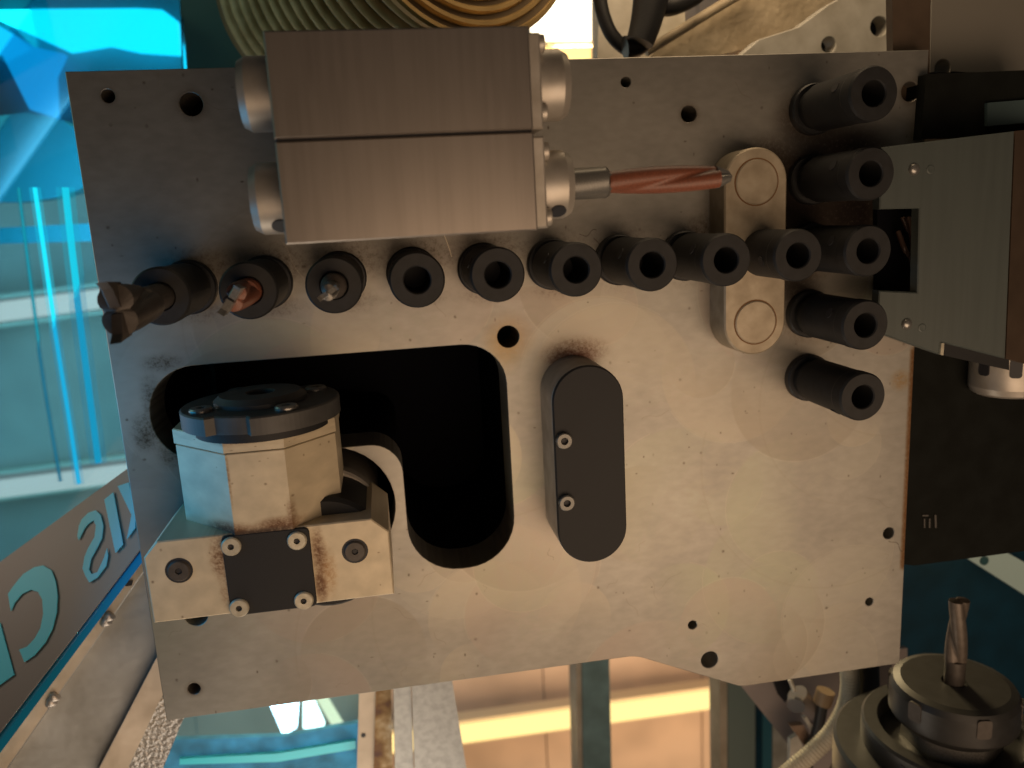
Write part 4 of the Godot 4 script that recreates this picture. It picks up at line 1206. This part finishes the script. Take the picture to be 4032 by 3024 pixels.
# --- saw unit on the right ------------------------------------------------------------------------
func saw_unit() -> void:
	var o := thing("saw_cover", "blue grey sheet metal saw cover with a dark notch and rivets", "machine cover", V(180, 5, 0))
	var g := Geo.new()
	slab(g, PackedVector2Array([Vector2(143.5, -43.6), Vector2(208.4, -48.0), Vector2(212.0, 56.3), Vector2(179.3, 46.2), Vector2(178.7, 52.1), Vector2(144.8, 38.6), Vector2(145.1, 19.5), Vector2(164.2, 21.6), Vector2(163.1, -16.3), Vector2(143.6, -16.9)]), [], 26.0, 32.0, 0.5, 14.0)
	put(g, "cover_face", M.cover, o)
	g = Geo.new()
	sheet(g, [V(209.5, -48.1, 31.0), V(251.5, -51.3, 10.0), V(257.7, 69.6, 10.0), V(213.1, 56.6, 31.0)], V(0, 0, -25))
	put(g, "brown_side", M.brown, o)
	g = Geo.new()
	sheet(g, [V(160.7, -19.2, 4.0), V(186.5, -17.9, 4.0), V(189.0, 27.3, 4.0), V(162.5, 25.6, 4.0)], V(0, 0, -3))
	put(g, "notch_floor", M.dark, o)
	g = Geo.new()
	for q in [[V(171.8, -12.0, 12.0), V(171.5, -1.2, 16.0), V(174.1, 12.1, 14.0)], [V(166.8, -5.7, 12.0), V(168.1, 2.9, 16.0), V(174.3, 7.8, 12.0), V(176.7, 16.9, 12.0)], [V(170.3, -12.1, 10.0), V(174.5, -5.3, 10.0), V(175.0, -11.8, 12.0)]]:
		tube(g, q, 1.2, 7)
	put(g, "swarf_curl", mat(lin(0.05, 0.028, 0.022), 0.35, 0.2), o)
	for q in [V(159.4, -33.4, 32.0), V(159.3, 35.8, 32.0)]:
		g = Geo.new()
		lathe(g, fw(q), [Vector2(0, -1), Vector2(2.6, -1), Vector2(2.6, 0.4), Vector2(2.1, 1.3), Vector2(1.0, 1.8), Vector2(0, 1.9)], 18, true)
		put(g, "rivet", M.steel, o)
	for q in [V(167.6, -33.1, 32.0), V(167.4, 38.1, 32.0)]:
		g = Geo.new()
		lathe(g, fw(q), [Vector2(0, -1), Vector2(2.0, -1), Vector2(2.0, 0.15), Vector2(1.5, 0.3), Vector2(0, 0.2)], 16)
		put(g, "flush_rivet", M.cover, o)
	g = Geo.new()
	sheet(g, [V(183.9, 47.6, 26.0), V(219.2, 58.1, 26.0), V(219.7, 63.6, 26.0), V(184.3, 53.5, 26.0)], V(0, 0, -12))
	put(g, "lower_return", M.anodised, o)
	g = Geo.new()
	sheet(g, [V(177.1, 45.9, 33.0), V(178.5, 46.2, 33.0), V(178.4, 51.9, 33.0), V(176.7, 51.3, 33.0)], V(0, 0, -6))
	put(g, "bright_tab", M.zinc, o)
	# collet nut pointing down the picture below the cover
	var c := V(241.5, 67.6, 0.0)
	o = thing("side_collet_nut", "grey slotted collet nut hanging below the saw cover", "collet nut", c)
	g = Geo.new()
	lathe(g, along(c, V(0, 1, 0)), [Vector2(0, -8), Vector2(18.2, -8), Vector2(18.2, 10), Vector2(17.0, 13.2), Vector2(14.5, 14.6), Vector2(0, 14.6)], 40)
	var nut := put(g, "nut_body", M.alu_plain, o)
	for x in [0.25, 1.05, 1.9, 2.7]:
		g = Geo.new()
		var d := Vector3(-cos(x), 0, sin(x))
		prism(g, along(c + d * 17.0 + V(0, -6, 0), d, V(0, 1, 0)), rrect(Vector2(-1, -2.8), Vector2(9, 2.8), 1.6, 3), 0, 1.6)
		put(g, "spanner_slot", M.hole, o)

# --- router spindle, lower right ----------------------------------------------------------------------
func router_spindle() -> void:
	var c := V(238, 262, -20)
	var o := thing("router_spindle", "steel router spindle nose with a slotted collet nut in the lower right corner", "spindle", c + V(0, 60, 0))
	var d := Vector3(0, -1, 0)
	var f := along(c, d, V(0, 0, 1))
	var g := Geo.new()
	lathe(g, f, [Vector2(0, -75), Vector2(66, -75), Vector2(66, -46), Vector2(64, -44), Vector2(0, -44)], 64)
	put(g, "spindle_flange", M.tool_steel, o)
	g = Geo.new()
	lathe(g, f, [Vector2(50, -44.2), Vector2(50, -31), Vector2(48.5, -29.5), Vector2(41, -29.5), Vector2(40, -31), Vector2(40, -40), Vector2(0, -40)], 56)
	put(g, "clamp_ring", M.tool_steel, o)
	for x in [0.45, 1.15, -0.6]:
		g = Geo.new()
		var e := Vector3(-sin(x), 0, cos(x))
		lathe(g, along(c + V(0, 37, 0) + e * 49.0, e), [Vector2(0, 0), Vector2(2.8, 0), Vector2(2.8, 1.3), Vector2(0, 1.3)], 14)
		put(g, "ring_hole", M.hole, o)
	g = Geo.new()
	lathe(g, f, [Vector2(0, -41), Vector2(28, -41), Vector2(26, -24), Vector2(0, -24)], 6)
	put(g, "spindle_taper", M.steel, o)
	g = Geo.new()
	lathe(g, f, [Vector2(0, -26), Vector2(30, -26), Vector2(34, -22), Vector2(35, -20), Vector2(35, -4.5), Vector2(33, -1.2), Vector2(29, 0), Vector2(7, 0), Vector2(6, -2), Vector2(0, -2)], 56)
	put(g, "collet_nut", M.tool_steel, o)
	for k in 6:
		var x := -1.25 + k * TAU / 6.0
		g = Geo.new()
		var e := Vector3(sin(x), 0, cos(x))
		prism(g, along(c + e * 33.6 + V(0, 0, 0), e, V(0, -1, 0)), rrect(Vector2(-14, -4), Vector2(-2.6, 4), 1.8, 3), 0, 1.7)
		put(g, "spanner_slot", M.tool_dark, o)
	o = thing("end_mill", "brown stained spiral end mill standing in the router's collet nut", "router bit", c)
	g = Geo.new()
	lathe(g, f, [Vector2(0, -3), Vector2(5.6, -3), Vector2(5.6, 14), Vector2(0, 14)], 24)
	put(g, "shank", M.tool_dark, o)
	g = Geo.new()
	twist(g, along(c + d * 13.0, d, V(1, 0, 0.3)), two_lobes(6.0, 3.2, 24), 39, 0.45, 36)
	put(g, "flute", M.mill, o)

# --- cables, hoses, sensors --------------------------------------------------------------------------
func small_lines() -> void:
	var o := thing("curved_cable", "thick dark cable curving down beside the bright window", "cable", V(72.8, -134.7, -150.0))
	var g := Geo.new()
	tube(g, [V(68.4, -161.5, -150.0), V(70.2, -145.5, -150.0), V(75.2, -132.0, -150.0), V(83.0, -123.7, -150.0), V(90.4, -119.8, -148.0)], 4.3, 14)
	put(g, "cable", M.cable, o)
	o = thing("cable_plug", "black angled plug with a grey collar above the plate's top edge", "plug", V(93.5, -132.1, -140.0))
	g = Geo.new()
	tube(g, [V(97.1, -160.9, -130.0), V(94.8, -145.5, -130.0), V(91.6, -132.5, -130.0), V(87.6, -121.6, -130.0)], 12.0, 18, 0.0, 4.0, 0.7)
	put(g, "plug_body", M.cable, o)
	g = Geo.new()
	tube(g, [V(93.9, -125.2, -140.0), V(89.1, -122.0, -140.0), V(81.4, -120.6, -140.0)], 6.2, 18, 0.0, 4.0, 1.15)
	put(g, "plug_collar", mat(lin(0.06, 0.055, 0.05), 0.3, 0.3), o)
	g = Geo.new()
	tube(g, [V(97.5, -144.8, -138.0), V(110.8, -144.1, -138.0), V(125.7, -149.8, -138.0), V(134.7, -157.6, -138.0)], 6.0, 14)
	put(g, "side_lead", M.cable, o)
	# lower right: bracket sheet, sensor, hose
	o = thing("slanted_bracket", "pale slanted bracket sheet with a black slot behind the corrugated hose", "bracket", V(225.8, 386.4, -180.0))
	g = Geo.new()
	sheet(g, [V(167.7, 340.1, -180.0), V(323.1, 342.3, -180.0), V(332.1, 520.6, -180.0), V(243.8, 454.3, -180.0), V(237.2, 440.4, -180.0)], V(0, 0, -4))
	put(g, "bracket_sheet", mat(lin(0.30, 0.26, 0.25), 0.5, 0.1), o)
	g = Geo.new()
	sheet(g, [V(204.3, 353.2, -179.0), V(217.4, 352.7, -179.0), V(221.7, 366.2, -179.0), V(215.4, 374.8, -179.0), V(208.9, 366.3, -179.0)], V(0, 0, -0.6))
	put(g, "bracket_slot", M.hole, o)
	o = thing("clear_sensor", "clear plastic sensor body with pale connector blades on the slanted bracket", "sensor", V(214.9, 361.0, -150.0))
	g = Geo.new()
	tube(g, [V(209.7, 348.2, -150.0), V(218.8, 360.8, -150.0), V(224.8, 369.8, -150.0)], 8.2, 18, 0.0, 4.0, 0.8)
	put(g, "sensor_body", mat(lin(0.30, 0.26, 0.25), 0.25, 0.3), o)
	g = Geo.new()
	lathe(g, along(V(205.2, 351.3, -143.0), V(-0.6, 0.2, 1)), [Vector2(0, 0), Vector2(6.6, 0), Vector2(6.6, 2), Vector2(0, 2)], 18)
	put(g, "sensor_lens", mat(lin(0.16, 0.16, 0.17), 0.15, 0.2), o)
	g = Geo.new()
	tube(g, [V(203.0, 333.8, -150.0), V(207.3, 344.7, -150.0)], 1.6, 8)
	put(g, "white_tube", M.pale, o)
	g = Geo.new()
	sheet(g, [V(204.8, 374.6, -150.0), V(215.2, 375.5, -150.0), V(229.4, 399.8, -150.0), V(222.4, 401.9, -150.0), V(210.4, 384.4, -150.0)], V(0, 0, -5))
	put(g, "brown_blade", mat(lin(0.26, 0.18, 0.13), 0.5, 0.0), o)
	g = Geo.new()
	sheet(g, [V(212.7, 366.1, -145.0), V(214.9, 364.9, -145.0), V(226.1, 383.5, -145.0), V(223.9, 386.4, -145.0)], V(0, 0, -4))
	put(g, "pale_blade", M.pale, o)
	g = Geo.new()
	sheet(g, [V(202.5, 383.5, -146.0), V(208.2, 380.4, -146.0), V(217.0, 398.9, -146.0), V(215.8, 413.0, -146.0), V(202.6, 411.9, -146.0)], V(0, 0, -4))
	put(g, "pale_blade", M.pale, o)
	o = thing("brown_cap_lead", "thin black lead with a brown cap between sensor and corrugated hose", "cable", V(224.4, 352.0, -140.0))
	g = Geo.new()
	tube(g, [V(227.5, 341.6, -140.0), V(224.7, 352.1, -140.0)], 6.8, 16)
	put(g, "brown_cap", mat(lin(0.26, 0.18, 0.11), 0.5, 0.0), o)
	g = Geo.new()
	tube(g, [V(226.1, 351.4, -141.0), V(222.8, 372.2, -141.0), V(217.1, 391.3, -141.0), V(213.1, 414.9, -141.0)], 4.0, 12)
	put(g, "lead", M.cable, o)
	o = thing("corrugated_hose", "pale corrugated cable hose curving out from under the plate's lower edge", "hose", V(223.0, 340.0, -110.0))
	g = Geo.new()
	tube(g, [V(224.3, 292.5, -110.0), V(227.9, 314.8, -110.0), V(225.7, 334.8, -110.0), V(215.5, 353.7, -110.0), V(200.4, 368.2, -110.0), V(177.3, 385.1, -110.0)], 6.6, 18, 0.9, 2.6)
	put(g, "hose", M.conduit, o)
	o = thing("dark_hose", "thick black hose running behind the pale corrugated hose", "hose", V(245.7, 342.5, -120.0))
	g = Geo.new()
	tube(g, [V(244.4, 297.3, -120.0), V(247.7, 327.7, -120.0), V(245.2, 357.8, -120.0), V(234.3, 387.0, -120.0), V(224.0, 416.8, -120.0)], 9.0, 18)
	put(g, "hose", M.cable, o)
	o = thing("grey_column", "dim grey column behind the router spindle, beside the black hose", "column", V(283.7, 357.8, -160.0))
	g = Geo.new()
	sheet(g, [V(277.1, 324.5, -160.0), V(295.5, 327.1, -160.0), V(298.0, 453.0, -160.0), V(284.7, 450.6, -160.0)], V(0, 0, -20))
	put(g, "column_face", mat(lin(0.07, 0.06, 0.06), 0.6, 0.0), o)
